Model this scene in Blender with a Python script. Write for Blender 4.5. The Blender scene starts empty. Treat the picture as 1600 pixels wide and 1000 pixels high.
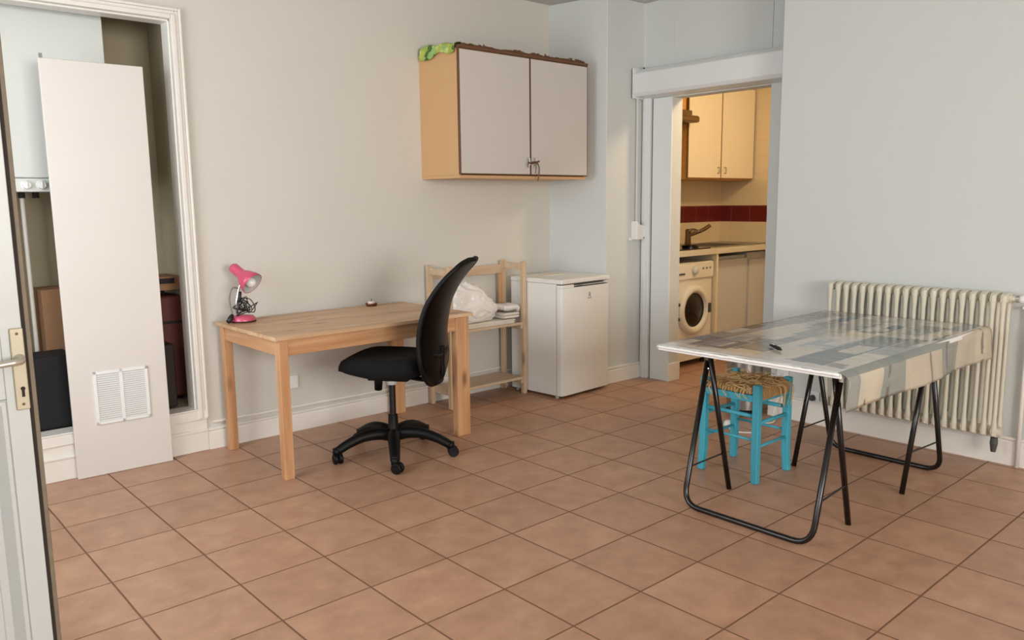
import bpy, bmesh, math, random
from mathutils import Vector, Matrix, noise
random.seed(7)
PI = math.pi
COL = bpy.context.scene.collection
T = 0.345                      # floor tile pitch in metres

# ------------------------------------------------------------------ mesh helper
class MB:
    def __init__(s): s.bm = bmesh.new()
    def box(s, a, b, rot=None):
        a = Vector(a); b = Vector(b); c = (a+b)/2; d = b-a
        m = Matrix.Translation(c) @ (rot.to_4x4() if rot else Matrix()) @ Matrix.Diagonal((abs(d.x), abs(d.y), abs(d.z), 1))
        bmesh.ops.create_cube(s.bm, size=1, matrix=m); return s
    def prism(s, pts, z0, z1, m=None):
        m = m or Matrix()
        lo = [s.bm.verts.new(m @ Vector((x, y, z0))) for x, y in pts]
        hi = [s.bm.verts.new(m @ Vector((x, y, z1))) for x, y in pts]
        n = len(pts)
        s.bm.faces.new(lo[::-1]); s.bm.faces.new(hi)
        for i in range(n): s.bm.faces.new((lo[i], lo[(i+1) % n], hi[(i+1) % n], hi[i]))
        return s
    def tube(s, path, r, n=10, cap=True, flat=None):
        P = [Vector(p) for p in path]; k = len(P)
        R = r if isinstance(r, (list, tuple)) else [r]*k
        rings = []; prev = None
        for i in range(k):
            t = (P[min(i+1, k-1)]-P[max(i-1, 0)]).normalized()
            if prev is None:
                u = t.cross(Vector((0, 0, 1)))
                if u.length < 1e-3: u = t.cross(Vector((1, 0, 0)))
            else: u = prev - t*prev.dot(t)
            u.normalize(); prev = u; v = t.cross(u)
            fy = flat or 1
            rings.append([s.bm.verts.new(P[i]+R[i]*(math.cos(2*PI*j/n)*u+fy*math.sin(2*PI*j/n)*v)) for j in range(n)])
        for i in range(k-1):
            for j in range(n):
                s.bm.faces.new((rings[i][j], rings[i][(j+1) % n], rings[i+1][(j+1) % n], rings[i+1][j]))
        if cap: s.bm.faces.new(rings[0][::-1]); s.bm.faces.new(rings[-1])
        return s
    def lathe(s, prof, n=32, m=None):
        m = m or Matrix(); rings = []
        for r, z in prof:
            if r < 1e-6: rings.append([s.bm.verts.new(m @ Vector((0, 0, z)))])
            else: rings.append([s.bm.verts.new(m @ Vector((r*math.cos(2*PI*j/n), r*math.sin(2*PI*j/n), z))) for j in range(n)])
        for a, b in zip(rings, rings[1:]):
            for j in range(n):
                q = (a[j % len(a)], a[(j+1) % len(a)], b[(j+1) % len(b)], b[j % len(b)])
                u = []
                for v in q:
                    if v not in u: u.append(v)
                if len(u) > 2:
                    try: s.bm.faces.new(u)
                    except ValueError: pass
        return s
    def grid(s, f, nu, nv, thick=0, closed=False):
        V = [[s.bm.verts.new(f(i/nu, j/nv)) for j in range(nv+1)] for i in range(nu+1)]
        for i in range(nu):
            for j in range(nv): s.bm.faces.new((V[i][j], V[i+1][j], V[i+1][j+1], V[i][j+1]))
        return s
    def build(s, name, mat, parent=None, bevel=0, smooth=False, world=True, solid=0, sub=0, seg=2):
        bmesh.ops.recalc_face_normals(s.bm, faces=s.bm.faces)
        if parent is not None and world and parent.name in BASE:
            s.bm.transform(BASE[parent.name].inverted())
        me = bpy.data.meshes.new(name); s.bm.to_mesh(me); s.bm.free()
        o = bpy.data.objects.new(name, me); COL.objects.link(o)
        me.materials.append(mat)
        if parent is not None:
            o.parent = parent
            if parent.name in BASE: BASE[o.name] = BASE[parent.name]
        if smooth:
            for p in me.polygons: p.use_smooth = True
        if solid:
            md = o.modifiers.new('Solid', 'SOLIDIFY'); md.thickness = solid; md.offset = 0
        if bevel:
            md = o.modifiers.new('Bevel', 'BEVEL'); md.width = bevel; md.segments = seg; md.limit_method = 'ANGLE'; md.angle_limit = 0.6
            for p in me.polygons: p.use_smooth = True
            try: md.harden_normals = True
            except Exception: pass
        if sub:
            md = o.modifiers.new('Sub', 'SUBSURF'); md.levels = sub; md.render_levels = sub
        return o
BASE = {}
def tag(o, label, cat, group=None):
    o['label'] = label; o['category'] = cat
    if group: o['group'] = group
    return o
def thing(name, label, cat, loc=(0, 0, 0), rz=0, group=None):
    o = bpy.data.objects.new(name, None); COL.objects.link(o)
    o.location = loc; o.rotation_euler = (0, 0, rz); o.empty_display_size = .1
    BASE[o.name] = Matrix.Translation(loc) @ Matrix.Rotation(rz, 4, 'Z')
    return tag(o, label, cat, group)
def struct(o): o['kind'] = 'structure'; return o
def arc(c, r, a0, a1, n, f):
    return [f(c, r, a0+(a1-a0)*i/n) for i in range(n+1)]
def rounded(path, rad, n=5):
    P = [Vector(p) for p in path]; out = [P[0]]
    for i in range(1, len(P)-1):
        a = (P[i-1]-P[i]); b = (P[i+1]-P[i]); ra = min(rad, a.length*.45, b.length*.45)
        p0 = P[i]+a.normalized()*ra; p1 = P[i]+b.normalized()*ra
        for k in range(n+1):
            t = k/n; out.append(p0*(1-t)**2+P[i]*2*t*(1-t)+p1*t*t)
    out.append(P[-1]); return out
def smooth_path(pts, n=8):
    P = [Vector(p) for p in pts]; out = []
    for i in range(len(P)-1):
        p0, p1, p2, p3 = P[max(i-1, 0)], P[i], P[i+1], P[min(i+2, len(P)-1)]
        for k in range(n):
            t = k/n
            out.append(.5*((2*p1)+(p2-p0)*t+(2*p0-5*p1+4*p2-p3)*t*t+(3*p1-p0-3*p2+p3)*t**3))
    out.append(P[-1]); return out
def axis_m(loc, d):
    return Matrix.Translation(loc) @ Vector(d).normalized().to_track_quat('Z', 'Y').to_matrix().to_4x4()

# ------------------------------------------------------------------ materials
def srgb(r, g, b):
    f = lambda c: (c/255/12.92) if c/255 <= .04045 else ((c/255+.055)/1.055)**2.4
    return (f(r), f(g), f(b), 1)
def new_mat(name):
    m = bpy.data.materials.new(name); m.use_nodes = True
    nt = m.node_tree; b = nt.nodes['Principled BSDF']
    return m, nt, b
def N(nt, t, **kw):
    n = nt.nodes.new(t)
    for k, v in kw.items():
        if k.startswith('i_'): n.inputs[k[2:]].default_value = v
        else: setattr(n, k, v)
    return n
def mat(name, col, rough=.5, metal=0, var=.06, scale=6, bump=0, bscale=60, spec=.5, trans=0, sheen=0):
    m, nt, b = new_mat(name)
    tc = N(nt, 'ShaderNodeTexCoord')
    nz = N(nt, 'ShaderNodeTexNoise'); nz.inputs['Scale'].default_value = scale; nz.inputs['Detail'].default_value = 4
    nt.links.new(tc.outputs['Object'], nz.inputs['Vector'])
    mx = N(nt, 'ShaderNodeMix', data_type='RGBA')
    mx.inputs[6].default_value = tuple(c*(1-var) for c in col[:3])+(1,)
    mx.inputs[7].default_value = tuple(min(1, c*(1+var)) for c in col[:3])+(1,)
    nt.links.new(nz.outputs['Fac'], mx.inputs[0]); nt.links.new(mx.outputs[2], b.inputs['Base Color'])
    b.inputs['Roughness'].default_value = rough; b.inputs['Metallic'].default_value = metal
    b.inputs['Specular IOR Level'].default_value = spec
    if trans: b.inputs['Transmission Weight'].default_value = trans
    if sheen: b.inputs['Sheen Weight'].default_value = sheen
    if bump:
        n2 = N(nt, 'ShaderNodeTexNoise'); n2.inputs['Scale'].default_value = bscale
        nt.links.new(tc.outputs['Object'], n2.inputs['Vector'])
        bp = N(nt, 'ShaderNodeBump'); bp.inputs['Strength'].default_value = bump; bp.inputs['Distance'].default_value = .01
        nt.links.new(n2.outputs['Fac'], bp.inputs['Height']); nt.links.new(bp.outputs['Normal'], b.inputs['Normal'])
    return m
def pine(name, axis, c1, c2, cross=22, knots=True):
    m, nt, b = new_mat(name)
    tc = N(nt, 'ShaderNodeTexCoord'); mp = N(nt, 'ShaderNodeMapping')
    sc = [cross]*3; sc['XYZ'.index(axis)] = 1.3
    mp.inputs['Scale'].default_value = sc
    nt.links.new(tc.outputs['Object'], mp.inputs['Vector'])
    nz = N(nt, 'ShaderNodeTexNoise'); nz.inputs['Scale'].default_value = 1; nz.inputs['Detail'].default_value = 5; nz.inputs['Distortion'].default_value = .6
    nt.links.new(mp.outputs[0], nz.inputs['Vector'])
    cr = N(nt, 'ShaderNodeValToRGB'); cr.color_ramp.elements[0].position = .32; cr.color_ramp.elements[1].position = .68
    cr.color_ramp.elements[0].color = c2; cr.color_ramp.elements[1].color = c1
    nt.links.new(nz.outputs['Fac'], cr.inputs[0])
    out = cr.outputs[0]
    if knots:
        mk = N(nt, 'ShaderNodeMapping'); s2 = [9]*3; s2['XYZ'.index(axis)] = 3.2
        mk.inputs['Scale'].default_value = s2
        nt.links.new(tc.outputs['Object'], mk.inputs['Vector'])
        vo = N(nt, 'ShaderNodeTexVoronoi'); vo.inputs['Scale'].default_value = 1
        nt.links.new(mk.outputs[0], vo.inputs['Vector'])
        k = N(nt, 'ShaderNodeMapRange'); k.inputs[1].default_value = .06; k.inputs[2].default_value = .22; k.inputs[3].default_value = .75; k.inputs[4].default_value = 0
        nt.links.new(vo.outputs['Distance'], k.inputs[0])
        mx = N(nt, 'ShaderNodeMix', data_type='RGBA'); mx.inputs[7].default_value = (c2[0]*.35, c2[1]*.28, c2[2]*.22, 1)
        nt.links.new(k.outputs[0], mx.inputs[0]); nt.links.new(out, mx.inputs[6]); out = mx.outputs[2]
    nt.links.new(out, b.inputs['Base Color']); b.inputs['Roughness'].default_value = .42
    return m

def floor_mat():
    m, nt, b = new_mat('terracotta_tiles'); L = nt.links.new
    tc = N(nt, 'ShaderNodeTexCoord')
    sp = N(nt, 'ShaderNodeSeparateXYZ'); L(tc.outputs['Object'], sp.inputs[0])
    def mth(op, a, bv=None):
        n = N(nt, 'ShaderNodeMath', operation=op)
        for i, v in enumerate((a, bv)):
            if v is None: continue
            if isinstance(v, (int, float)): n.inputs[i].default_value = v
            else: L(v, n.inputs[i])
        return n.outputs[0]
    # slightly wandering joints
    wob = N(nt, 'ShaderNodeTexNoise'); wob.inputs['Scale'].default_value = 1.7; L(tc.outputs['Object'], wob.inputs['Vector'])
    w = mth('MULTIPLY', mth('SUBTRACT', wob.outputs['Fac'], .5), .022)
    dist = []; cells = []
    for ax in (0, 1):
        q = mth('ADD', mth('DIVIDE', sp.outputs[ax], T), w)
        r = mth('ROUND', q); dist.append(mth('MULTIPLY', mth('ABSOLUTE', mth('SUBTRACT', q, r)), T))
        cells.append(mth('FLOOR', q))
    d = mth('MINIMUM', dist[0], dist[1])
    gr = N(nt, 'ShaderNodeMapRange'); gr.inputs[1].default_value = .0022; gr.inputs[2].default_value = .0045; L(d, gr.inputs[0])  # 0 in joint
    cx = N(nt, 'ShaderNodeCombineXYZ'); L(cells[0], cx.inputs[0]); L(cells[1], cx.inputs[1])
    wn = N(nt, 'ShaderNodeTexWhiteNoise', noise_dimensions='3D'); L(cx.outputs[0], wn.inputs['Vector'])
    mp = N(nt, 'ShaderNodeMapping'); L(tc.outputs['Object'], mp.inputs['Vector'])
    off = N(nt, 'ShaderNodeVectorMath', operation='SCALE'); L(wn.outputs['Color'], off.inputs[0]); off.inputs['Scale'].default_value = 30
    L(off.outputs[0], mp.inputs['Location'])
    n1 = N(nt, 'ShaderNodeTexNoise'); n1.inputs['Scale'].default_value = 9; n1.inputs['Detail'].default_value = 7; n1.inputs['Roughness'].default_value = .62
    L(mp.outputs[0], n1.inputs['Vector'])
    cr = N(nt, 'ShaderNodeValToRGB'); e = cr.color_ramp.elements
    e[0].position = .2; e[0].color = srgb(157, 116, 91); e[1].position = .84; e[1].color = srgb(194, 153, 125)
    L(n1.outputs['Fac'], cr.inputs[0])
    hs = N(nt, 'ShaderNodeHueSaturation'); L(cr.outputs[0], hs.inputs['Color'])
    v = N(nt, 'ShaderNodeMapRange'); v.inputs[3].default_value = .93; v.inputs[4].default_value = 1.06; L(wn.outputs['Value'], v.inputs[0]); L(v.outputs[0], hs.inputs['Value'])
    mx = N(nt, 'ShaderNodeMix', data_type='RGBA'); mx.inputs[6].default_value = srgb(112, 78, 56)
    L(gr.outputs[0], mx.inputs[0]); L(hs.outputs[0], mx.inputs[7]); L(mx.outputs[2], b.inputs['Base Color'])
    rr = N(nt, 'ShaderNodeMapRange'); rr.inputs[3].default_value = .8; rr.inputs[4].default_value = .34; L(gr.outputs[0], rr.inputs[0])
    nr = mth('ADD', rr.outputs[0], mth('MULTIPLY', n1.outputs['Fac'], .12)); L(nr, b.inputs['Roughness'])
    bp = N(nt, 'ShaderNodeBump'); bp.inputs['Strength'].default_value = .5; bp.inputs['Distance'].default_value = .003
    L(mth('ADD', gr.outputs[0], mth('MULTIPLY', n1.outputs['Fac'], .15)), bp.inputs['Height']); L(bp.outputs['Normal'], b.inputs['Normal'])
    return m

def backsplash_mat(z0, z1, ax):
    m, nt, b = new_mat('cream_and_red_wall_tiles_'+'xy'[ax]); L = nt.links.new
    tc = N(nt, 'ShaderNodeTexCoord'); sp = N(nt, 'ShaderNodeSeparateXYZ'); L(tc.outputs['Object'], sp.inputs[0])
    def mth(op, a, bv=None):
        n = N(nt, 'ShaderNodeMath', operation=op)
        for i, v in enumerate((a, bv)):
            if v is None: continue
            if isinstance(v, (int, float)): n.inputs[i].default_value = v
            else: L(v, n.inputs[i])
        return n.outputs[0]
    z = sp.outputs[2]
    band = mth('MULTIPLY', mth('GREATER_THAN', z, z0), mth('LESS_THAN', z, z1))
    def joint(val, per, ph):
        q = mth('DIVIDE', mth('SUBTRACT', val, ph), per)
        return mth('LESS_THAN', mth('MULTIPLY', mth('ABSOLUTE', mth('SUBTRACT', q, mth('ROUND', q))), per), .0022)
    j = mth('MAXIMUM', joint(sp.outputs[ax], .2, .0), joint(z, .15, z0))
    c = N(nt, 'ShaderNodeMix', data_type='RGBA'); c.inputs[6].default_value = srgb(222, 203, 168); c.inputs[7].default_value = srgb(104, 24, 20); L(band, c.inputs[0])
    g = N(nt, 'ShaderNodeMix', data_type='RGBA'); g.inputs[7].default_value = srgb(190, 165, 135)
    L(mth('MULTIPLY', j, .28), g.inputs[0]); L(c.outputs[2], g.inputs[6]); L(g.outputs[2], b.inputs['Base Color'])
    b.inputs['Roughness'].default_value = .3
    return m

def oilcloth_mat():
    m, nt, b = new_mat('patchwork_oilcloth'); L = nt.links.new
    uv = N(nt, 'ShaderNodeUVMap'); uv.uv_map = 'UVMap'
    sp = N(nt, 'ShaderNodeSeparateXYZ'); L(uv.outputs[0], sp.inputs[0]); X, Y = sp.outputs[0], sp.outputs[1]
    def mth(op, *args):
        n = N(nt, 'ShaderNodeMath', operation=op)
        for i, v in enumerate(args):
            if isinstance(v, (int, float)): n.inputs[i].default_value = v
            else: L(v, n.inputs[i])
        return n.outputs[0]
    def wn(a, c):
        cx = N(nt, 'ShaderNodeCombineXYZ'); cx.inputs[2].default_value = c; L(a[0], cx.inputs[0])
        if len(a) > 1: L(a[1], cx.inputs[1])
        w = N(nt, 'ShaderNodeTexWhiteNoise', noise_dimensions='3D'); L(cx.outputs[0], w.inputs['Vector'])
        se = N(nt, 'ShaderNodeSeparateColor'); L(w.outputs['Color'], se.inputs[0]); return se.outputs
    def ramp(f, pal):
        cr = N(nt, 'ShaderNodeValToRGB'); cr.color_ramp.interpolation = 'CONSTANT'; e = cr.color_ramp.elements
        e[0].position = 0; e[0].color = srgb(*pal[0][1]); e[1].position = pal[1][0]; e[1].color = srgb(*pal[1][1])
        for p, c in pal[2:]:
            k = e.new(p); k.color = srgb(*c)
        L(f, cr.inputs[0]); return cr.outputs[0]
    def mix(f, a, c):
        n = N(nt, 'ShaderNodeMix', data_type='RGBA')
        if isinstance(f, (int, float)): n.inputs[0].default_value = f
        else: L(f, n.inputs[0])
        L(a, n.inputs[6])
        if isinstance(c, tuple): n.inputs[7].default_value = c
        else: L(c, n.inputs[7])
        return n.outputs[2]
    def layer(per_x, per_y, seed, shift):
        q = mth('DIVIDE', mth('ADD', Y, shift), per_y); row = mth('FLOOR', q)
        r = wn([row], seed)
        p = mth('ADD', mth('DIVIDE', X, mth('MULTIPLY', mth('ADD', r[1], .75), per_x)), mth('MULTIPLY', r[0], 7.0)); col = mth('FLOOR', p)
        c = wn([col, row], seed+.5)
        return mth('FRACT', p), mth('FRACT', q), c
    pal = [(0, (146, 152, 156)), (.17, (204, 198, 184)), (.33, (108, 126, 138)), (.45, (180, 180, 174)), (.58, (140, 140, 136)), (.70, (208, 198, 176)), (.82, (92, 108, 120)), (.91, (160, 168, 172))]
    fx, fy, c = layer(.21, .155, 1.0, .03)
    out = ramp(c[0], pal)
    # an inner rectangle of another tint in part of the patches
    g = layer(.125, .083, 4.0, .017)
    out = mix(mth('MULTIPLY', mth('GREATER_THAN', g[2][1], .66), .85), out, ramp(g[2][0], [(0, (104, 114, 122)), (.3, (204, 198, 186)), (.55, (140, 148, 154)), (.75, (94, 96, 96)), (.86, (190, 192, 190))]))
    g = layer(.30, .062, 9.0, .04)
    out = mix(mth('MULTIPLY', mth('GREATER_THAN', g[2][1], .82), .8), out, ramp(g[2][0], [(0, (206, 202, 194)), (.4, (120, 132, 142)), (.75, (176, 172, 160))]))
    # thin pale frame lines between patches
    ln = mth('MAXIMUM', mth('LESS_THAN', fy, .045), mth('LESS_THAN', fx, .03))
    out = mix(mth('MULTIPLY', ln, .45), out, srgb(206, 203, 196))
    nz = N(nt, 'ShaderNodeTexNoise'); nz.inputs['Scale'].default_value = 22; nz.inputs['Detail'].default_value = 6; L(uv.outputs[0], nz.inputs['Vector'])
    mo = N(nt, 'ShaderNodeMapRange'); mo.inputs[3].default_value = .70; mo.inputs[4].default_value = 1.22; L(nz.outputs['Fac'], mo.inputs[0])
    hs = N(nt, 'ShaderNodeHueSaturation'); L(out, hs.inputs['Color']); L(mo.outputs[0], hs.inputs['Value']); out = hs.outputs[0]
    # marbled white strip at the near end
    n2 = N(nt, 'ShaderNodeTexNoise'); n2.inputs['Scale'].default_value = 7; n2.inputs['Detail'].default_value = 4; L(uv.outputs[0], n2.inputs['Vector'])
    edge = mth('LESS_THAN', mth('ADD', X, mth('MULTIPLY', mth('SUBTRACT', n2.outputs['Fac'], .5), .16)), .085)
    out = mix(mth('MULTIPLY', edge, .85), out, srgb(214, 213, 210))
    # printed border along the hanging side: beige and grey-green panels
    bd = mth('GREATER_THAN', Y, .845)
    w = layer(.17, 5.0, 13.0, 0)
    bp_ = ramp(w[2][0], [(0, (184, 170, 148)), (.36, (132, 134, 124)), (.52, (192, 180, 156)), (.74, (98, 116, 124)), (.86, (168, 152, 132))])
    mk = mth('MULTIPLY', mth('LESS_THAN', mth('ABSOLUTE', mth('SUBTRACT', w[0], .3)), .06), mth('GREATER_THAN', n2.outputs['Fac'], .53))
    bp_ = mix(mth('MULTIPLY', mk, .8), bp_, srgb(92, 76, 62))
    st = mth('MULTIPLY', mth('LESS_THAN', Y, .885), mth('GREATER_THAN', w[2][1], .45))
    bp_ = mix(mth('MULTIPLY', st, .9), bp_, srgb(108, 116, 112))
    out = mix(mth('MULTIPLY', bd, .92), out, bp_)
    L(out, b.inputs['Base Color'])
    b.inputs['Roughness'].default_value = .16; b.inputs['Specular IOR Level'].default_value = .5
    return m

M = {}
M['wall'] = mat('off_white_wall_paint', srgb(206, 202, 193), .65, var=.02, scale=2.5, bump=.04, bscale=90)
M['wall_cool'] = mat('white_wall_paint', srgb(203, 206, 203), .6, var=.02, scale=2.5, bump=.04, bscale=90)
M['warmwall'] = mat('tan_bounce_wall_paint', srgb(158, 132, 106), .7, var=.03)
M['ceil'] = mat('ceiling_paint', srgb(196, 193, 186), .8, var=.02)
M['trim'] = mat('glossy_white_trim_paint', srgb(226, 222, 214), .35, var=.03, scale=9, bump=.03, bscale=40)
M['white'] = mat('white_plastic', srgb(228, 228, 224), .4, var=.02)
M['door'] = mat('painted_door', srgb(188, 191, 188), .34, var=.03, scale=4, bump=.03, bscale=25)
M['doorlip'] = mat('worn_door_edge', srgb(116, 103, 84), .6, var=.25, scale=30)
M['dark'] = mat('dark_gap', srgb(38, 28, 22), .8, var=.3, scale=20)
M['plate'] = mat('aged_brass_plate', srgb(178, 169, 144), .38, metal=.15, var=.08)
M['lever'] = mat('brushed_handle', srgb(206, 200, 186), .3, metal=.7, var=.04)
M['floor'] = floor_mat()
PC1, PC2 = srgb(206, 162, 120), srgb(178, 128, 88)
M['pineX'] = pine('pine_planks_lengthwise', 'X', srgb(212, 180, 146), srgb(184, 144, 106), cross=13)
M['pineXs'] = pine('pine_rail_lengthwise', 'X', PC1, PC2)
M['pineY'] = pine('pine_rail_crosswise', 'Y', PC1, PC2)
M['pineZ'] = pine('pine_upright', 'Z', PC1, PC2)
M['shelfX'] = pine('pale_pine_shelf', 'X', srgb(208, 186, 160), srgb(188, 160, 130), knots=False)
M['shelfZ'] = pine('pale_pine_post', 'Z', srgb(206, 182, 152), srgb(186, 156, 122))
M['cabside'] = mat('orange_beige_laminate', srgb(204, 162, 116), .45, var=.05, scale=3)
M['cabdoor'] = mat('pale_grey_laminate', srgb(201, 195, 188), .4, var=.02, scale=2)
M['cabedge'] = mat('dark_brown_edging', srgb(102, 68, 44), .5, var=.15, scale=25)
M['black'] = mat('black_plastic', srgb(7, 7, 8), .5, var=.2, scale=20, spec=.22)
M['fabric'] = mat('black_upholstery', srgb(9, 10, 12), .85, var=.2, scale=60, bump=.25, bscale=500, spec=.25)
M['mesh'] = mat('black_mesh_fabric', srgb(3, 3, 4), .3, var=.3, scale=120, bump=.06, bscale=400, spec=.09)
M['gas'] = mat('gas_lift_steel', srgb(44, 40, 38), .35, metal=.6)
M['collar'] = mat('light_grey_collar', srgb(196, 196, 194), .4)
M['fridge'] = mat('fridge_enamel', srgb(226, 225, 220), .32, var=.015)
M['grey'] = mat('grey_print', srgb(130, 130, 132), .4)
M['greyd'] = mat('dark_grey_plastic', srgb(70, 70, 72), .5)
M['pink'] = mat('glossy_pink_enamel', srgb(198, 82, 108), .25, var=.03)
M['chrome'] = mat('chrome', srgb(215, 215, 215), .15, metal=1, var=.02)
M['steel'] = mat('brushed_steel', srgb(170, 168, 164), .3, metal=1, var=.08, scale=40)
M['bulb'] = mat('frosted_bulb', srgb(240, 240, 236), .15)
M['cable'] = mat('black_cable', srgb(26, 24, 24), .5)
M['cablegrey'] = mat('grey_cable', srgb(120, 116, 112), .5)
M['copper'] = mat('brown_copper_dish', srgb(124, 70, 38), .3, metal=.6)
M['wax'] = mat('pale_wax', srgb(236, 220, 210), .4)
M['bag'] = mat('white_plastic_bag', srgb(228, 224, 218), .3, var=.03, bump=.3, bscale=26)
M['paper'] = mat('stacked_paper', srgb(222, 214, 200), .7, var=.1, scale=60)
M['teal'] = mat('turquoise_paint', srgb(64, 160, 180), .5, var=.12, scale=14, bump=.06, bscale=40)
M['rush'] = mat('woven_rush', srgb(176, 138, 88), .8, var=.4, scale=45, bump=.3, bscale=140)
M['rushl'] = mat('frayed_straw', srgb(204, 170, 118), .8, var=.3, scale=40)
M['blacktube'] = mat('black_lacquered_tube', srgb(16, 11, 10), .25, var=.15)
M['oil'] = oilcloth_mat()
M['board'] = mat('white_laminate_board', srgb(232, 230, 226), .35, var=.03)
M['hem'] = mat('white_cloth_backing', srgb(226, 221, 210), .6, var=.05)
M['rad'] = mat('cream_radiator_enamel', srgb(208, 202, 184), .33, var=.04)
M['shutter'] = mat('white_pvc', srgb(219, 222, 221), .38, var=.01)
M['cream'] = mat('cream_laminate', srgb(240, 226, 196), .4, var=.02)
M['kside'] = mat('kitchen_orange_laminate', srgb(205, 146, 72), .45, var=.05)
M['ktop'] = mat('pale_worktop', srgb(214, 204, 182), .4, var=.06, scale=40)
M['hob'] = mat('black_glass', srgb(14, 13, 12), .12)
M['hood'] = mat('bronze_hood', srgb(112, 84, 42), .35, metal=.3)
M['wm'] = mat('appliance_cream_white', srgb(232, 226, 210), .35, var=.015)
M['glass'] = mat('dark_porthole_glass', srgb(26, 22, 19), .08)
M['boiler'] = mat('boiler_enamel', srgb(208, 211, 206), .4, var=.015)
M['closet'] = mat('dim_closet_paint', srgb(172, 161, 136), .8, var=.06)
M['panel'] = mat('leaning_panel_paint', srgb(212, 206, 200), .45, var=.04, scale=3, bump=.03, bscale=30)
M['vent'] = mat('vent_grille_plastic', srgb(226, 228, 226), .4, var=.02)
M['kitgrey'] = mat('light_grey_appliance_enamel', srgb(206, 205, 201), .4, var=.015)
M['kedge'] = mat('kitchen_brown_edging', srgb(142, 98, 48), .5)
M['navy'] = mat('dark_navy_cloth', srgb(13, 12, 17), .8, var=.2)
M['maroon'] = mat('maroon_case', srgb(92, 40, 32), .6, var=.15)
M['card'] = mat('brown_cardboard', srgb(150, 112, 80), .8, var=.1)
M['darkred'] = mat('dark_brown_case', srgb(34, 20, 19), .7, var=.2)
def leafy():
    m, nt, b = new_mat('green_patterned_wrap'); L = nt.links.new
    tc = N(nt, 'ShaderNodeTexCoord'); vo = N(nt, 'ShaderNodeTexVoronoi'); vo.inputs['Scale'].default_value = 30; L(tc.outputs['Object'], vo.inputs['Vector'])
    s = N(nt, 'ShaderNodeSeparateColor'); L(vo.outputs['Color'], s.inputs[0])
    cr = N(nt, 'ShaderNodeValToRGB'); cr.color_ramp.interpolation = 'CONSTANT'; e = cr.color_ramp.elements
    e[0].color = srgb(158, 176, 66); e[1].position = .3; e[1].color = srgb(196, 205, 120)
    for p, c in ((.5, (70, 100, 22)), (.66, (176, 188, 84)), (.84, (142, 182, 110))): k = e.new(p); k.color = srgb(*c)
    L(s.outputs[0], cr.inputs[0]); L(cr.outputs[0], b.inputs['Base Color']); b.inputs['Roughness'].default_value = .35
    return m
M['leaf'] = leafy()
M['red'] = mat('red_logo_print', srgb(120, 120, 122), .4)

# ------------------------------------------------------------------ the setting
ZC = 2.83
WY = .69          # face of the back wall
mb = MB(); mb.box((-2.45, -7.8, -.08), (6.15, 1.5, 0)); struct(mb.build('floor', M['floor']))
mb = MB(); mb.box((-2.45, -7.8, ZC), (6.15, 1.5, ZC+.1)); struct(mb.build('ceiling', M['ceil']))
OX0, OX1, OZ0, OZ1 = -.32, .845, .24, 2.352      # closet opening; hidden left end widened to let light onto the boiler
mb = MB()
mb.box((-1.35, WY, 0), (OX0, WY+.1, ZC)); mb.box((OX1, WY, 0), (3.66, WY+.1, ZC))
mb.box((OX0, WY, OZ1), (OX1, WY+.1, ZC)); mb.box((OX0, WY, 0), (OX1, WY+.1, OZ0))
struct(mb.build('wall_back', M['wall']))
# plastered pillar in the corner beside the kitchen opening
mb = MB(); mb.prism([(3.635, .80), (3.64, .69), (3.745, .2), (4.15, .185), (4.15, -.082), (4.27, -.082), (4.27, .80)], 0, ZC)
struct(mb.build('wall_corner', M['wall_cool'], bevel=.006))
mb = MB(); mb.prism([(3.85, -1.12), (3.85, -7.7), (4.27, -7.7), (4.27, -.872), (4.15, -.872), (4.15, -1.12)], 0, ZC)
struct(mb.build('wall_right', M['wall_cool'], bevel=.006))
mb = MB(); mb.box((4.15, -.872, 2.125), (4.27, -.082, ZC)); struct(mb.build('wall_lintel', M['wall_cool']))
# left wall with a window and the doorway of the entrance door
WX = -1.25
mb = MB()
wy0, wy1, wz0, wz1 = -1.3, .25, .8, 2.4
rx0, rx1, rz0, rz1 = -2.95, -4.55, .85, 2.4
mb.box((WX-.1, wy1, 0), (WX, WY, ZC)); mb.box((WX-.1, wy0, 0), (WX, wy1, wz0)); mb.box((WX-.1, wy0, wz1), (WX, wy1, ZC))
mb.box((WX-.1, -1.56, 0), (WX, wy0, ZC)); mb.box((WX-.1, -2.44, 2.12), (WX, -1.56, ZC)); mb.box((WX-.1, rx0, 0), (WX, -2.44, ZC))
mb.box((WX-.1, -7.7, 0), (WX, rx1, ZC)); mb.box((WX-.1, rx1, 0), (WX, rx0, rz0)); mb.box((WX-.1, rx1, rz1), (WX, rx0, ZC))
struct(mb.build('wall_left', M['wall']))
mb = MB(); mb.box((-2.4, -2.75, 0), (-2.3, -1.3, ZC)); mb.box((-2.3, -1.4, 0), (WX-.1, -1.3, ZC)); mb.box((-2.3, -2.75, 0), (WX-.1, -2.65, ZC))
struct(mb.build('wall_hall', M['wall']))
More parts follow.
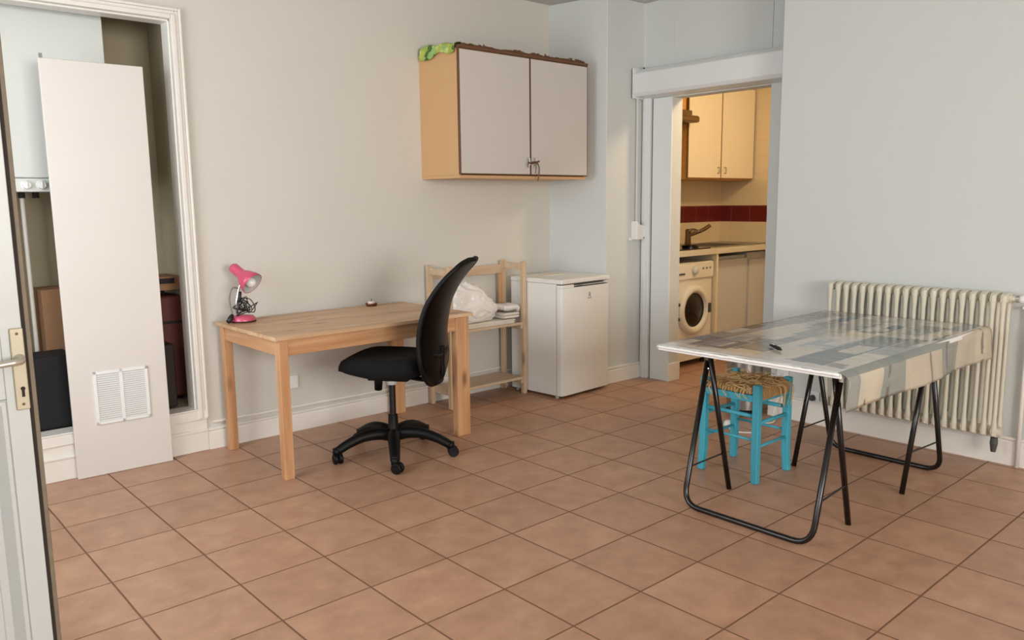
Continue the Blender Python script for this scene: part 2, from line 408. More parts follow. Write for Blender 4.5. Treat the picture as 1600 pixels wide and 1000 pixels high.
# unseen rear wall, set back and coloured tan to shape the bounce light
bx0, bx1, bz0, bz1 = -1.1, 1.2, .8, 2.5
mb = MB(); mb.box((-1.35, -7.7, 0), (bx0, -7.6, ZC)); mb.box((bx1, -7.7, 0), (3.9, -7.6, ZC)); mb.box((bx0, -7.7, 0), (bx1, -7.6, bz0)); mb.box((bx0, -7.7, bz1), (bx1, -7.6, ZC))
struct(mb.build('wall_rear', M['warmwall']))
def window(n, c, w, h, axis):
    o = bpy.data.objects.new('window_%d' % n, None); COL.objects.link(o); o.location = c; BASE[o.name] = Matrix.Translation(c); struct(o)
    m = MB(); t = .05
    def bx(u0, v0, u1, v1, d=.03):
        if axis == 'X': m.box((c[0]-d, c[1]+u0, c[2]+v0), (c[0]+d, c[1]+u1, c[2]+v1))
        else: m.box((c[0]+u0, c[1]-d, c[2]+v0), (c[0]+u1, c[1]+d, c[2]+v1))
    bx(-w/2, -h/2, -w/2+t, h/2); bx(w/2-t, -h/2, w/2, h/2); bx(-w/2+t, -h/2, w/2-t, -h/2+t); bx(-w/2+t, h/2-t, w/2-t, h/2); bx(-t*.7, -h/2+t, t*.7, h/2-t)
    f = m.build('window_frame', M['trim'], o)
window(1, (WX-.05, (wy0+wy1)/2, (wz0+wz1)/2), wy1-wy0, wz1-wz0, 'X')
window(2, (WX-.05, (rx0+rx1)/2, (rz0+rz1)/2), rx0-rx1, rz1-rz0, 'X')
window(3, ((bx0+bx1)/2, -7.65, (bz0+bz1)/2), bx1-bx0, bz1-bz0, 'Y')
# closet behind the opening
mb = MB()
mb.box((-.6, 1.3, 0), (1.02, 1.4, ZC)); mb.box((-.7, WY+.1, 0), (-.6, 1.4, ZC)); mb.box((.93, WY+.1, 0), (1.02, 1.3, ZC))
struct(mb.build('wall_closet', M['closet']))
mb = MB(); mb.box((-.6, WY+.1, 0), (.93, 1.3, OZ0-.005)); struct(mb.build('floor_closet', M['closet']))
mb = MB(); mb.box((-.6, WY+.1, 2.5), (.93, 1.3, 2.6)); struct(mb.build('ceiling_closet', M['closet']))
# kitchen shell
KB, KR = .72, 6.0
mb = MB(); mb.box((4.27, KB, 0), (6.1, KB+.1, ZC)); struct(mb.build('wall_kitchen_back', backsplash_mat(1.168, 1.322, 0)))
mb = MB(); mb.box((KR, -1.9, 0), (KR+.1, KB, ZC)); struct(mb.build('wall_kitchen_right', backsplash_mat(1.168, 1.322, 1)))
mb = MB(); mb.box((4.27, -2.0, 0), (6.1, -1.9, ZC)); struct(mb.build('wall_kitchen_front', M['wall']))
mb = MB(); mb.box((4.27, -1.9, 2.6), (6.0, KB, 2.65)); struct(mb.build('ceiling_kitchen', M['ceil']))

# baseboards and other trim
def baseboard(name, pts, h=.125, t=.018):
    mb = MB()
    for (x0, y0), (x1, y1) in zip(pts, pts[1:]):
        d = Vector((x1-x0, y1-y0)); L = d.length; a = math.atan2(d.y, d.x)
        m = Matrix.Translation((x0, y0, 0)) @ Matrix.Rotation(a, 4, 'Z')
        # profile in (outward, z): outward is to the right of travel
        prof = [(0, 0), (-t, 0), (-t, h-.03), (-t*.7, h-.024), (-t*.7, h-.018), (-t*1.15, h-.012), (-t*1.1, h-.004), (-t*.6, h), (0, h)]
        A = [mb.bm.verts.new(m @ Vector((0, p[0], p[1]))) for p in prof]; B = [mb.bm.verts.new(m @ Vector((L, p[0], p[1]))) for p in prof]
        n = len(prof)
        for i in range(n): mb.bm.faces.new((A[i], A[(i+1) % n], B[(i+1) % n], B[i]))
        mb.bm.faces.new(A[::-1]); mb.bm.faces.new(B)
    return struct(mb.build(name, M['trim']))
baseboard('baseboard_back', [(OX1+.05, WY), (3.64, WY)])
baseboard('baseboard_corner', [(3.745, .2), (4.15, .185)])
baseboard('baseboard_right', [(3.85, -1.12), (3.85, -7.6)], h=.15, t=.018)
mb = MB(); mb.box((4.13, -.1, 0), (4.272, -.082, .14)); struct(mb.build('baseboard_jamb', M['trim'], bevel=.003))
# thin cable run on top of the back baseboard
mb = MB(); mb.tube([(.93, WY-.008, .155), (1.9, WY-.008, .148), (3.1, WY-.008, .15)], .009, 8); struct(mb.build('trim_1', M['trim']))
# plinth under the closet opening, with its sill and moulding
mb = MB()
mb.box((-.45, WY-.018, 0), (OX1+.05, WY, .125)); mb.box((-.45, WY-.012, .125), (OX1+.05, WY, .182)); mb.box((-.45, WY-.024, .112), (OX1+.05, WY, .128))
mb.box((OX0-.05, WY-.02, .182), (OX1+.05, WY, .236)); mb.box((OX0, WY-.02, .236), (OX1, WY+.1, .246))
struct(mb.build('trim_2', M['trim'], bevel=.004))
# stepped casing round the closet opening
def casing(name, x0, x1, z0, z1, w, Y, floor_z):
    mb = MB()
    for (i0, i1, d) in ((0, w*.42, .026), (w*.42, w*.75, .017), (w*.75, w, .024)):
        mb.box((x1+i0, Y-d, floor_z), (x1+i1, Y, z1+i1)); mb.box((x0-i1, Y-d, floor_z), (x0-i0, Y, z1+i1)); mb.box((x0-i0, Y-d, z1+i0), (x1+i0, Y, z1+i1))
    mb.box((x1-.012, Y, z0), (x1, Y+.1, z1)); mb.box((x0, Y, z0), (x0+.012, Y+.1, z1)); mb.box((x0, Y, z1-.012), (x1, Y+.1, z1))
    return struct(mb.build(name, M['trim'], bevel=.004))
casing('trim_3', OX0, OX1, OZ0, OZ1, .056, WY, .19)
# jamb board and guide post at the left of the kitchen opening
mb = MB(); mb.box((4.135, -.085, 0), (4.15, .088, 2.13)); struct(mb.build('trim_4', M['shutter'], bevel=.003))
mb = MB(); mb.box((4.115, .1, 0), (4.15, .172, 2.15)); mb.box((4.108, .128, 0), (4.116, .16, 2.15)); struct(mb.build('trim_5', M['shutter'], bevel=.003))
mb = MB(); mb.box((4.145, .088, 0), (4.15, .1, 2.14)); struct(mb.build('slit_shade', M['dark']))  # dark strip painting the shade in the slit beside the guide post

# ------------------------------------------------------------------ entrance door (open leaf, near left)
door = bpy.data.objects.new('door_1', None); COL.objects.link(door); door.location = (-1.2, -1.6, 0); BASE[door.name] = Matrix.Translation((-1.2, -1.6, 0)); struct(door)
DX = -.362
PX0, PX1 = -1.09, -.408
mb = MB(); mb.box((-1.2, -1.584, .008), (DX, -1.565, 2.09))
mb.box((-1.2, -1.6, .008), (PX0, -1.584, 2.09)); mb.box((PX1, -1.6, .008), (DX, -1.584, 2.09))
for z0, z1 in ((.008, .14), (.935, 1.2), (1.98, 2.09)): mb.box((PX0, -1.6, z0), (PX1, -1.584, z1))
mb.build('leaf', M['door'], door, bevel=.002)
mb = MB(); mb.box((DX, -1.592, .008), (DX+.009, -1.57, 2.09)); mb.build('seal', M['dark'], door)
mb = MB(); mb.box((DX+.009, -1.588, .008), (DX+.02, -1.566, 2.09)); mb.build('edge_strip', M['doorlip'], door, bevel=.002)
def ring_panel(mb, x0, x1, z0, z1):
    R = [[mb.bm.verts.new((x, Y, z)) for x, z in ((x0+o, z0+o), (x1-o, z0+o), (x1-o, z1-o), (x0+o, z1-o))] for o, Y in ((0, -1.6), (.004, -1.607), (.012, -1.607), (.034, -1.588), (.05, -1.586), (.052, -1.5845))]
    for A, B in zip(R, R[1:]):
        for j in range(4): mb.bm.faces.new((A[j], A[(j+1) % 4], B[(j+1) % 4], B[j]))
for z0, z1 in ((.14, .935), (1.2, 1.98)):
    mb = MB(); ring_panel(mb, PX0, PX1, z0, z1); mb.build('panel_moulding', M['door'], door)
mb = MB(); mb.box((-.39, -1.608, .906), (-.361, -1.6, 1.103)); plate = mb.build('handle_plate', M['plate'], door, bevel=.003); plate['label'] = 'aged brass handle plate'
mb = MB()
mb.lathe([(0, 0), (.0048, 0), (.0048, .003), (0, .003)], 16, axis_m((-.3735, -1.6078, .958), (0, -1, 0))); mb.box((-.3765, -1.6105, .938), (-.3705, -1.608, .957))
mb.build('keyhole', M['dark'], plate)
for z in (1.09, .92):
    mb = MB(); mb.lathe([(0, 0), (.0034, 0), (.0028, .0022), (0, .0026)], 12, axis_m((-.375, -1.608, z), (0, -1, 0))); mb.build('screw', M['cabedge'], plate)
mb = MB(); mb.tube(rounded([(-.3745, -1.606, 1.03), (-.3745, -1.65, 1.03), (-.42, -1.655, 1.028), (-.52, -1.65, 1.02)], .02), [.0085]*7+[.0075]*7, 12)
mb.lathe([(0, 0), (.012, 0), (.012, .008), (.009, .012), (0, .012)], 16, axis_m((-.3745, -1.607, 1.03), (0, -1, 0)))
h = mb.build('handle', M['lever'], plate, smooth=True)
mb = MB(); mb.tube([(-1.2, -1.58, .3), (-1.2, -1.58, .4)], .012, 10); mb.tube([(-1.2, -1.58, 1.6), (-1.2, -1.58, 1.7)], .012, 10); mb.build('hinge', M['plate'], door)

# ------------------------------------------------------------------ closet contents
t = thing('water_heater', 'white wall-hung boiler with two round dials behind the leaning panel', 'boiler', (.3, 1.3, 1.46))
mb = MB(); mb.box((-.02, .90, 1.53), (.573, 1.3, 2.42)); mb.build('casing', M['boiler'], t, bevel=.006)
mb = MB(); mb.box((-.02, .905, 1.46), (.573, 1.3, 1.528)); cp = mb.build('control_panel', M['boiler'], t, bevel=.004)
for x in (.155, .222):
    mb = MB(); mb.lathe([(0, 0), (.025, 0), (.025, .003), (.021, .004), (.019, .02), (0, .022)], 24, axis_m((x, .905, 1.494), (0, -1, 0))); mb.box((x-.003, .879, 1.478), (x+.003, .885, 1.51)); mb.build('dial', M['white'], cp, bevel=.001)
for i, x in enumerate((.17, .235, .4, .48)):
    mb = MB(); mb.tube([(x, 1.12, 1.46), (x, 1.12, 1.43)], .016, 10); mb.build('pipe_fitting', M['dark'], t)
for i, x in enumerate((.17, .4)):
    mb = MB(); mb.tube([(x, 1.12, 1.44), (x, 1.12, .26)], .011, 10); mb.build('pipe', M['trim'], t)
t = tag(MB().box((.005, .8, OZ0+.005), (.275, 1.02, .625)).build('storage_box', M['navy'], bevel=.01), 'dark navy box on the closet floor left of the leaning panel', 'box')
mb = MB(); mb.box((.2, 1.04, OZ0+.005), (.33, 1.27, .945)); tag(mb.build('cardboard_box', M['card'], bevel=.004), 'narrow brown cardboard carton behind the dark navy box', 'box')
t = thing('suitcase', 'reddish brown suitcase standing in the closet right of the leaning panel', 'suitcase', (.8, 1.1, OZ0+.002))
mb = MB(); mb.box((.66, 1.0, OZ0+.02), (.925, 1.25, .86)); mb.build('shell', M['maroon'], t, bevel=.02)
for x, y in ((.7, 1.04), (.88, 1.04), (.7, 1.21), (.88, 1.21)):
    mb = MB(); mb.tube([(x, y, OZ0+.001), (x, y, OZ0+.03)], .012, 8); mb.build('foot', M['black'], t)
mb = MB(); mb.tube(rounded([(.73, 1.12, .855), (.73, 1.12, .885), (.85, 1.12, .885), (.85, 1.12, .855)], .015), .008, 8); mb.build('handle', M['black'], t)
mb = MB(); mb.box((.68, .995, .70), (.91, 1.001, .715)); mb.build('zip', M['dark'], t)
t = thing('cardboard_box', 'small brown carton lying on top of the reddish suitcase', 'box', (.8, 1.1, .862))
mb = MB(); mb.box((.67, 1.01, .894), (.915, 1.23, .975)); mb.build('carton', M['card'], t, bevel=.004)
mb = MB(); mb.box((.7, 1.005, .935), (.88, 1.0115, .965)); mb.build('tape', M['darkred'], t)
tag(MB().box((.64, .82, OZ0+.005), (.79, .975, .61)).build('storage_box', M['darkred'], bevel=.01), 'very dark brown box standing in front of the reddish suitcase', 'box')

# loose panel leaning against the closet front, with a vent grille
t = thing('loose_panel', 'tall white loose door panel leaning against the closet opening', 'panel', (.44, .63, 0))
PH = 2.085
lean = Matrix.Translation((.205, .632, .001)) @ Matrix.Rotation(math.radians(-2.2), 4, 'Z') @ Matrix.Rotation(math.radians(-.35), 4, 'X')
def pbox(mb, a, b):
    v0 = len(mb.bm.verts); mb.box(a, b); mb.bm.verts.ensure_lookup_table()
    for v in list(mb.bm.verts)[v0:]: v.co = lean @ v.co
    return mb
mb = MB(); pbox(mb, (0, 0, 0), (.468, .02, PH)); mb.build('board', M['panel'], t, bevel=.003)
vx0, vx1, vz0, vz1 = .108, .372, .268, .545
g = MB(); pbox(g, (vx0, -.007, vz0), (vx1, 0, vz0+.016)); pbox(g, (vx0, -.007, vz1-.016), (vx1, 0, vz1)); pbox(g, (vx0, -.007, vz0), (vx0+.016, 0, vz1)); pbox(g, (vx1-.016, -.007, vz0), (vx1, 0, vz1)); pbox(g, ((vx0+vx1)/2-.009, -.007, vz0), ((vx0+vx1)/2+.009, 0, vz1))
vf = g.build('vent_grille', M['vent'], t, bevel=.002)
g = MB()
n = 22
for k in range(n):
    z = vz0+.016+(vz1-vz0-.032)*(k+.5)/n
    pbox(g, (vx0+.016, -.006, z-.0042), ((vx0+vx1)/2-.009, -.001, z+.001)); pbox(g, ((vx0+vx1)/2+.009, -.006, z-.0042), (vx1-.016, -.001, z+.001))
g.build('louvres', M['vent'], vf)
g = MB(); pbox(g, (vx0+.012, -.0012, vz0+.012), (vx1-.012, .0005, vz1-.012)); g.build('vent_backing', M['collar'], vf)
g = MB(); pbox(g, (.006, .004, PH), (.02, .016, PH+.022)); g.build('hook', M['grey'], t)

# ------------------------------------------------------------------ desk
t = thing('desk', 'light pine desk with knotty plank top standing against the back wall', 'desk', (1.58, .25, 0))
dx0, dx1, dy0, dy1 = .955, 2.205, -.125, .63
mb = MB()
nb = 7; w = (dy1-dy0)/nb
for i in range(nb): mb.box((dx0, dy0+i*w, .717), (dx1, dy0+(i+1)*w-.0012, .737))
mb.build('desktop', M['pineX'], t, bevel=.002)
lg = .05
for (x, y) in ((dx0+.022, dy0+.008), (dx0+.022, dy1-.008-lg), (dx1-.012-lg-.062, dy0+.008), (dx1-.012-lg-.062, dy1-.008-lg)):
    wx = lg if x < 1.5 else .094
    mb = MB()
    a = [(x, y), (x+wx, y), (x+wx, y+lg), (x, y+lg)]
    mb.prism(a, 0, .7165); mb.build('leg', M['pineZ'], t, bevel=.003)
for y in (dy0+.018, dy1-.018-.02):
    mb = MB(); mb.box((dx0+.022+lg, y, .635), (dx1-.012-lg-.062, y+.02, .7165)); mb.build('apron', M['pineXs'], t, bevel=.002)
for x in (dx0+.03, dx1-.055):
    mb = MB(); mb.box((x, dy0+.008+lg, .635), (x+.02, dy1-.008-lg, .7165)); mb.build('apron', M['pineY'], t, bevel=.002)

# ------------------------------------------------------------------ pink desk lamp
t = thing('desk_lamp', 'pink gooseneck desk lamp at the left end of the pine desk', 'lamp', (1.075, .52, .737))
LX, LY, LZ = 1.075, .52, .7375
mb = MB(); mb.lathe([(0, 0), (.066, 0), (.068, .006), (.066, .022), (.055, .033), (.02, .039), (0, .039)], 40, Matrix.Translation((LX, LY, LZ))); mb.build('base', M['pink'], t, smooth=True)
mb = MB(); mb.lathe([(.0685, .0005), (.0695, .004), (.0688, .008)], 40, Matrix.Translation((LX, LY, LZ))); mb.build('base_rim', M['dark'], t, smooth=True)
neck = smooth_path([(LX-.03, LY, LZ+.035), (LX-.036, LY, LZ+.1), (LX-.022, LY, LZ+.16), (LX-.006, LY-.004, LZ+.215), (LX+.008, LY-.008, LZ+.245)], 8)
mb = MB(); mb.tube(neck, [.0062+.0008*(i % 2) for i in range(len(neck))], 10); mb.build('gooseneck', M['chrome'], t, smooth=True)
HD = Vector((.36, -.66, -.54)).normalized(); HP = Vector((LX-.020, LY+.045, LZ+.300))
hm = axis_m(HP, HD)
mb = MB(); mb.lathe([(0, -.012), (.020, -.011), (.027, -.003), (.029, .008), (.029, .058), (.032, .066), (.046, .088), (.060, .122), (.066, .150), (.0645, .150), (.058, .122), (.044, .09), (.03, .068), (.0, .066)], 40, hm)
sh = mb.build('lamp_shade', M['pink'], t, smooth=True)
mb = MB(); mb.lathe([(.063, .149), (.057, .122), (.043, .091), (.028, .0695), (0, .0685)], 40, hm); mb.build('shade_lining', M['collar'], sh, smooth=True)
mb = MB(); mb.lathe([(0, .07), (.013, .072), (.013, .09), (.022, .11), (.029, .132), (.026, .15), (.014, .162), (0, .165)], 24, hm); mb.build('bulb', M['bulb'], sh, smooth=True)
mb = MB(); mb.tube([HP+HD*.04+Vector((0, 0, -.026)), Vector(neck[-1])], .008, 10); mb.build('joint', M['pink'], t)
# cable wound round the neck
cp = [(LX-.02, LY-.01, LZ+.14)]
for k in range(26):
    a = k*2.05; r = .030+.022*math.sin(k*1.7)
    cp.append((LX+.0+r*1.15*math.cos(a), LY-.012+.014*math.sin(k*2.3), LZ+.088+r*1.05*math.sin(a)+.006*math.cos(k)))
cp += [(LX+.02, LY-.03, LZ+.05), (LX+.06, LY-.03, LZ+.085), (LX+.08, LY-.02, LZ+.105)]
mb = MB(); mb.tube(smooth_path(cp, 5), .0026, 6)
mb.tube(smooth_path([(LX-.012, LY-.015, LZ+.135), (LX+.035, LY-.02, LZ+.125), (LX+.062, LY-.02, LZ+.08), (LX+.055, LY-.02, LZ+.05), (LX+.02, LY-.02, LZ+.055), (LX-.05, LY-.03, LZ+.04), (LX+.07, LY-.025, LZ+.1)], 7), .0028, 6)
mb.tube([(LX-.02, LY-.012, LZ+.11), (LX-.014, LY-.012, LZ+.17)], .009, 8)
mb.build('cable', M['cable'], t, smooth=True)
mb = MB(); mb.tube(smooth_path([(LX-.02, LY, LZ+.19), (LX-.055, LY-.005, LZ+.19), (LX-.075, LY-.008, LZ+.14), (LX-.072, LY-.01, LZ+.09), (LX-.066, LY-.012, LZ+.05), (LX-.075, LY-.015, LZ+.03)], 7), .0042, 8); mb.build('cable', M['cablegrey'], t, smooth=True)
mb = MB(); mb.tube([(LX-.066, LY-.012, LZ+.045), (LX-.078, LY-.02, LZ+.03), (LX-.1, LY-.035, LZ+.012)], [.009, .015, .0125], 12); mb.build('plug', M['cable'], t, smooth=True)

# candle holder on the desk
t = thing('candle_holder', 'small round brown tealight dish at the rear edge of the pine desk', 'candle holder', (1.945, .585, .737))
c = (1.945, .585, .7372)
mb = MB(); mb.lathe([(0, 0), (.028, 0), (.036, .006), (.039, .017), (.036, .017), (.031, .006), (0, .005)], 28, Matrix.Translation(c)); mb.build('dish', M['copper'], t, smooth=True)
mb = MB(); mb.lathe([(0, .005), (.022, .005), (.023, .026), (.02, .028), (0, .028)], 24, Matrix.Translation(c)); mb.build('candle', M['wax'], t, smooth=True)
mb = MB(); mb.tube([(c[0], c[1], c[2]+.026), (c[0]+.003, c[1], c[2]+.044)], .002, 6); mb.build('wick', M['cable'], t)

# wall socket under the desk
def socket(loc, nrm, label, dark=True):
    t = thing('wall_socket', label, 'socket', loc, group='white wall sockets')
    q = Vector(nrm).normalized().to_track_quat('Z', 'Y').to_matrix().to_4x4(); m = Matrix.Translation(loc) @ q
    b = MB(); b.box((-.04, -.04, 0), (.04, .04, .013)); b.bm.transform(m); b.build('plate', M['white'], t, bevel=.004)
    b = MB(); b.lathe([(.024, .013), (.024, .0135), (.021, .0055), (0, .0055)], 24, m); b.build('well', M['grey'], t)
    for s in (-1, 1):
        b = MB(); b.lathe([(0, .006), (.0035, .006), (.003, .008), (0, .008)], 10, m @ Matrix.Translation((s*.0095, 0, 0))); b.build('pin_hole', M['dark'], t)
    return t
socket((1.424, WY, .308), (0, -1, 0), 'white wall socket low on the back wall under the desk')

# ------------------------------------------------------------------ office chair
t = thing('office_chair', 'black swivel office chair with tall curved mesh back at the desk', 'chair', (1.617, -.13, 0), math.radians(127))
FA = math.radians(127)
B_ = BASE[t.name]
def L2W(mb): mb.bm.transform(B_); return mb
off = math.radians(-122.4)-FA
for k in range(5):
    a = off+2*PI*k/5; ca, sa = math.cos(a), math.sin(a)
    mb = MB()
    P = smooth_path([(r*ca, r*sa, z) for r, z in ((.02, .115), (.09, .128), (.17, .125), (.25, .1), (.318, .066))], 5)
    mb.tube(P, [.040-.015*i/(len(P)-1) for i in range(len(P))], 12, flat=.9)
    mb.tube([(.322*ca, .322*sa, .045), (.322*ca, .322*sa, .082)], .022, 12)
    leg = L2W(mb).build('leg', M['black'], t, smooth=True)
    mb = MB(); ta = a+[1.0, .4, 2.1, .2, 1.6][k]; d = Vector((math.cos(ta), math.sin(ta), 0)); s_ = Vector((-d.y, d.x, 0)); cc = Vector((.322*ca, .322*sa, .029))+d*.014
    for s in (-1, 1):
        mb.lathe([(0, -.009), (.025, -.011), (.029, -.007), (.029, .007), (.025, .011), (0, .009)], 20, axis_m(cc+s_*s*.014, s_))
    mb.tube([cc, (.322*ca, .322*sa, .06)], .009, 8)
    L2W(mb).build('caster', M['black'], leg, smooth=False, bevel=.002)
mb = MB(); mb.lathe([(0, .085), (.03, .085), (.038, .1), (.036, .135), (.029, .145), (.026, .23), (.0, .23)], 24); L2W(mb).build('column_cover', M['black'], t, bevel=.003)
mb = MB(); mb.lathe([(0, .2), (.018, .2), (.018, .425), (0, .425)], 20); L2W(mb).build('gas_lift', M['gas'], t, bevel=.002)
mb = MB(); mb.lathe([(.019, .398), (.030, .399), (.032, .43), (.019, .434)], 20); L2W(mb).build('collar', M['collar'], t, smooth=True)
mb = MB(); mb.box((-.12, -.085, .432), (.11, .085, .47)); L2W(mb).build('tilt_mechanism', M['black'], t, bevel=.008)
mb = MB(); mb.tube([(.085, -.03, .442), (.097, -.05, .40), (.102, -.058, .352)], [.018, .024, .022], 12); L2W(mb).build('tension_knob', M['black'], t, smooth=True)
mb = MB(); mb.tube([(.02, -.08, .445), (.02, -.2, .44), (.02, -.235, .435)], [.006, .006, .009], 8); L2W(mb).build('height_lever', M['black'], t, smooth=True)
# seat cushion
def seat_bm():
    mb = MB(); nA = 56; rings = []
    lay = [(.0, .462, 1), (.80, .462, 1), (.95, .474, 1), (1.0, .505, 1), (.99, .54, 1), (.94, .563, 1), (.8, .574, 1), (.5, .568, 1), (0, .564, 1)]
    for s, z, _ in lay:
        if s == 0: rings.append([mb.bm.verts.new((.02, 0, z))]); continue
        R = []
        for j in range(nA):
            a = 2*PI*j/nA; e = 4.2; c_, s_ = math.cos(a), math.sin(a)
            r = 1/((abs(c_)**e+abs(s_)**e)**(1/e))
            x = .235*r*c_*s; y = .23*r*s_*s*(1-.05*(c_ < 0)*abs(c_))
            zz = z+.03*max(0, (x-.02)/.2)*(z < .5)+.012*max(0, (x-.02)/.2)*(.5 < z < .52)-.02*max(0, (x-.11)/.115)**2*(z > .48)+.006*max(0, (abs(y)-.12)/.115)**2*(z > .53)
            R.append(mb.bm.verts.new((x+.02, y, zz)))
        rings.append(R)
    for a, b in zip(rings, rings[1:]):
        for j in range(nA):
            u = []
            for v in (a[j % len(a)], a[(j+1) % len(a)], b[(j+1) % len(b)], b[j % len(b)]):
                if v not in u: u.append(v)
            mb.bm.faces.new(u)
    return mb
L2W(seat_bm()).build('seat', M['fabric'], t, smooth=True)
prof = [(-.275, .425), (-.284, .48), (-.287, .55), (-.287, .62), (-.291, .70), (-.304, .78), (-.325, .86), (-.365, .94), (-.412, 1.01), (-.450, 1.055), (-.485, 1.088)]
PP = smooth_path([(x, 0, z) for x, z in prof], 4)
def halfw(v): # v 0 bottom .. 1 top
    b = .25*(1-(1-min(1, v/.26))**2.2*.62)
    return b*(1 if v < .45 else 1-.42*((v-.45)/.55)**1.7)*(1 if v < .93 else math.sqrt(max(.25, 1-((v-.93)/.075)**2)))
def backpt(u, v):
    i = v*(len(PP)-1); k = min(int(i), len(PP)-2); p = PP[k].lerp(PP[k+1], i-k)
    h = halfw(v); s = (u*2-1)
    wrap = .05*abs(s)**2.2*(.4+.6*math.sin(PI*min(1, v*1.15)))
    rd = .0
    return Vector((p.x+wrap, s*h, p.z+rd))
mb = MB(); mb.grid(backpt, 20, 40); L2W(mb).build('backrest', M['mesh'], t, smooth=True, solid=.014)
mb = MB()
loop = [backpt(0, v/24) for v in range(25)]+[backpt(u/10, 1) for u in range(1, 11)]+[backpt(1, 1-v/24) for v in range(1, 25)]+[backpt(1-u/10, 0) for u in range(1, 11)]
mb.tube(loop, .0125, 8, cap=False); L2W(mb).build('back_frame', M['black'], t, smooth=True)
mb = MB(); mb.tube(smooth_path([(-.06, 0, .448), (-.2, 0, .43), (-.285, 0, .45), (-.292, 0, .54), (-.295, 0, .62)], 6), .024, 10, flat=.5); L2W(mb).build('back_support', M['black'], t, smooth=True)
for s in (-1, 1):
    mb = MB(); mb.tube(smooth_path([(-.292, 0, .58), (-.29, s*.08, .58), (-.266, s*.15, .6), (-.235, s*.2, .62)], 5), .011, 8); L2W(mb).build('back_brace', M['black'], t, smooth=True)

# ------------------------------------------------------------------ pine shelf unit with its load
t = thing('shelf_unit', 'low pale pine shelf unit between the desk and the white fridge', 'shelf', (2.77, .53, 0))
sx0, sx1, sy0, sy1 = 2.425, 3.12, .4, .655
for x in (sx0, sx1-.032):
    for y in (sy0, sy1-.032):
        mb = MB(); mb.box((x, y, 0), (x+.032, y+.032, .962)); mb.build('post', M['shelfZ'], t, bevel=.002)
for z in (.108, .508):
    mb = MB()
    for k in range(4): mb.box((sx0+.032, sy0+.004+k*.063, z), (sx1-.032, sy0+.004+k*.063+.058, z+.018))
    mb.box((sx0+.032, sy0+.006, z-.03), (sx0+.05, sy1-.006, z)); mb.box((sx1-.05, sy0+.006, z-.03), (sx1-.032, sy1-.006, z))
    mb.build('shelf_board', M['shelfX'], t, bevel=.002)
for x in (sx0+.006, sx1-.026):
    mb = MB(); mb.box((x, sy0+.032, .9), (x+.02, sy1-.032, .945)); mb.build('side_rail', M['shelfX'], t, bevel=.002)
mb = MB(); mb.box((sx0+.032, sy1-.02, .865), (sx1-.032, sy1-.005, .93)); mb.build('back_rail', M['shelfX'], t, bevel=.002)
mb = MB(); mb.box((sx1-.062, sy1-.033, .535), (sx1-.033, sy1-.012, .864)); mb.build('back_upright', M['pineZ'], t, bevel=.002)

def sheets(name, x0, x1, y0, y1, z0, n, th, mt, label, cat, jit=.012, seed=1):
    rnd = random.Random(seed)
    mb = MB()
    for k in range(n):
        a = [rnd.uniform(-jit, jit) for _ in range(4)]
        mb.box((x0+a[0], y0+abs(a[1])*.5, z0+k*th), (x1+a[2], y1-abs(a[3]), z0+(k+1)*th-.0006), Matrix.Rotation(rnd.uniform(-.02, .02), 3, 'Z'))
    return tag(mb.build(name, mt, bevel=.0015), label, cat)
sheets('newspaper_stack', 2.50, 3.02, .415, .61, .527, 5, .006, M['paper'], 'flat stack of pale papers under the white plastic bag', 'papers', seed=4)
mb = MB(); bmesh.ops.create_icosphere(mb.bm, subdivisions=6, radius=1)
for v in mb.bm.verts:
    d = v.co.copy(); sd = Vector((7.3, 2.1, 4.4))
    cr_ = 1-abs(noise.noise(Vector((d.x*2.1, d.y*2.1, d.z*3.0))+sd))*2; c2 = 1-abs(noise.noise(Vector((d.x*4.5+d.z*2, d.y*4.5, d.z*4))+sd))*2
    f = 1+.16*noise.noise(d*1.4+sd)+.10*cr_+.05*c2
    x = d.x*.20*f; y = d.y*.088*f; z = d.z*(.155 if d.z > 0 else .12)*f
    if z > 0: z *= 1.08-1.7*(x-.0)-(.35 if x > .1 else 0)*(x-.1)*5
    v.co = Vector((2.700+x, .515+y, .645+max(z, -.085)))
tag(mb.build('plastic_bag', M['bag'], smooth=True), 'crumpled white plastic bag heaped on the shelf of the pale pine unit', 'bag')
# folded white cloth: rolled stack of layers
t = thing('folded_cloth', 'folded white cloth at the right end of the pine shelf beside the bag', 'cloth', (2.99, .52, .56))
mb = MB()
for k, z in enumerate((.572, .592)):
    mb.tube(rounded([(2.93, .43, z), (3.068, .43, z)], .01), .0095, 10); mb.box((2.93, .43, z-.0095), (3.068-.004*k, .60, z+.0095))
mb.build('lower_fold', M['paper'], t, bevel=.004)
mb = MB()
def fold(u, v):
    x = 2.935+.14*u; y = .425+.16*v
    return Vector((x+.006*math.sin(9*v), y, .622+.022*math.sin(2.2*v+.6)+.008*noise.noise(Vector((x*18, y*18, 0)))-.014*(u > .9)))
mb.grid(fold, 14, 12); mb.build('upper_fold', M['bag'], t, smooth=True, solid=.035)

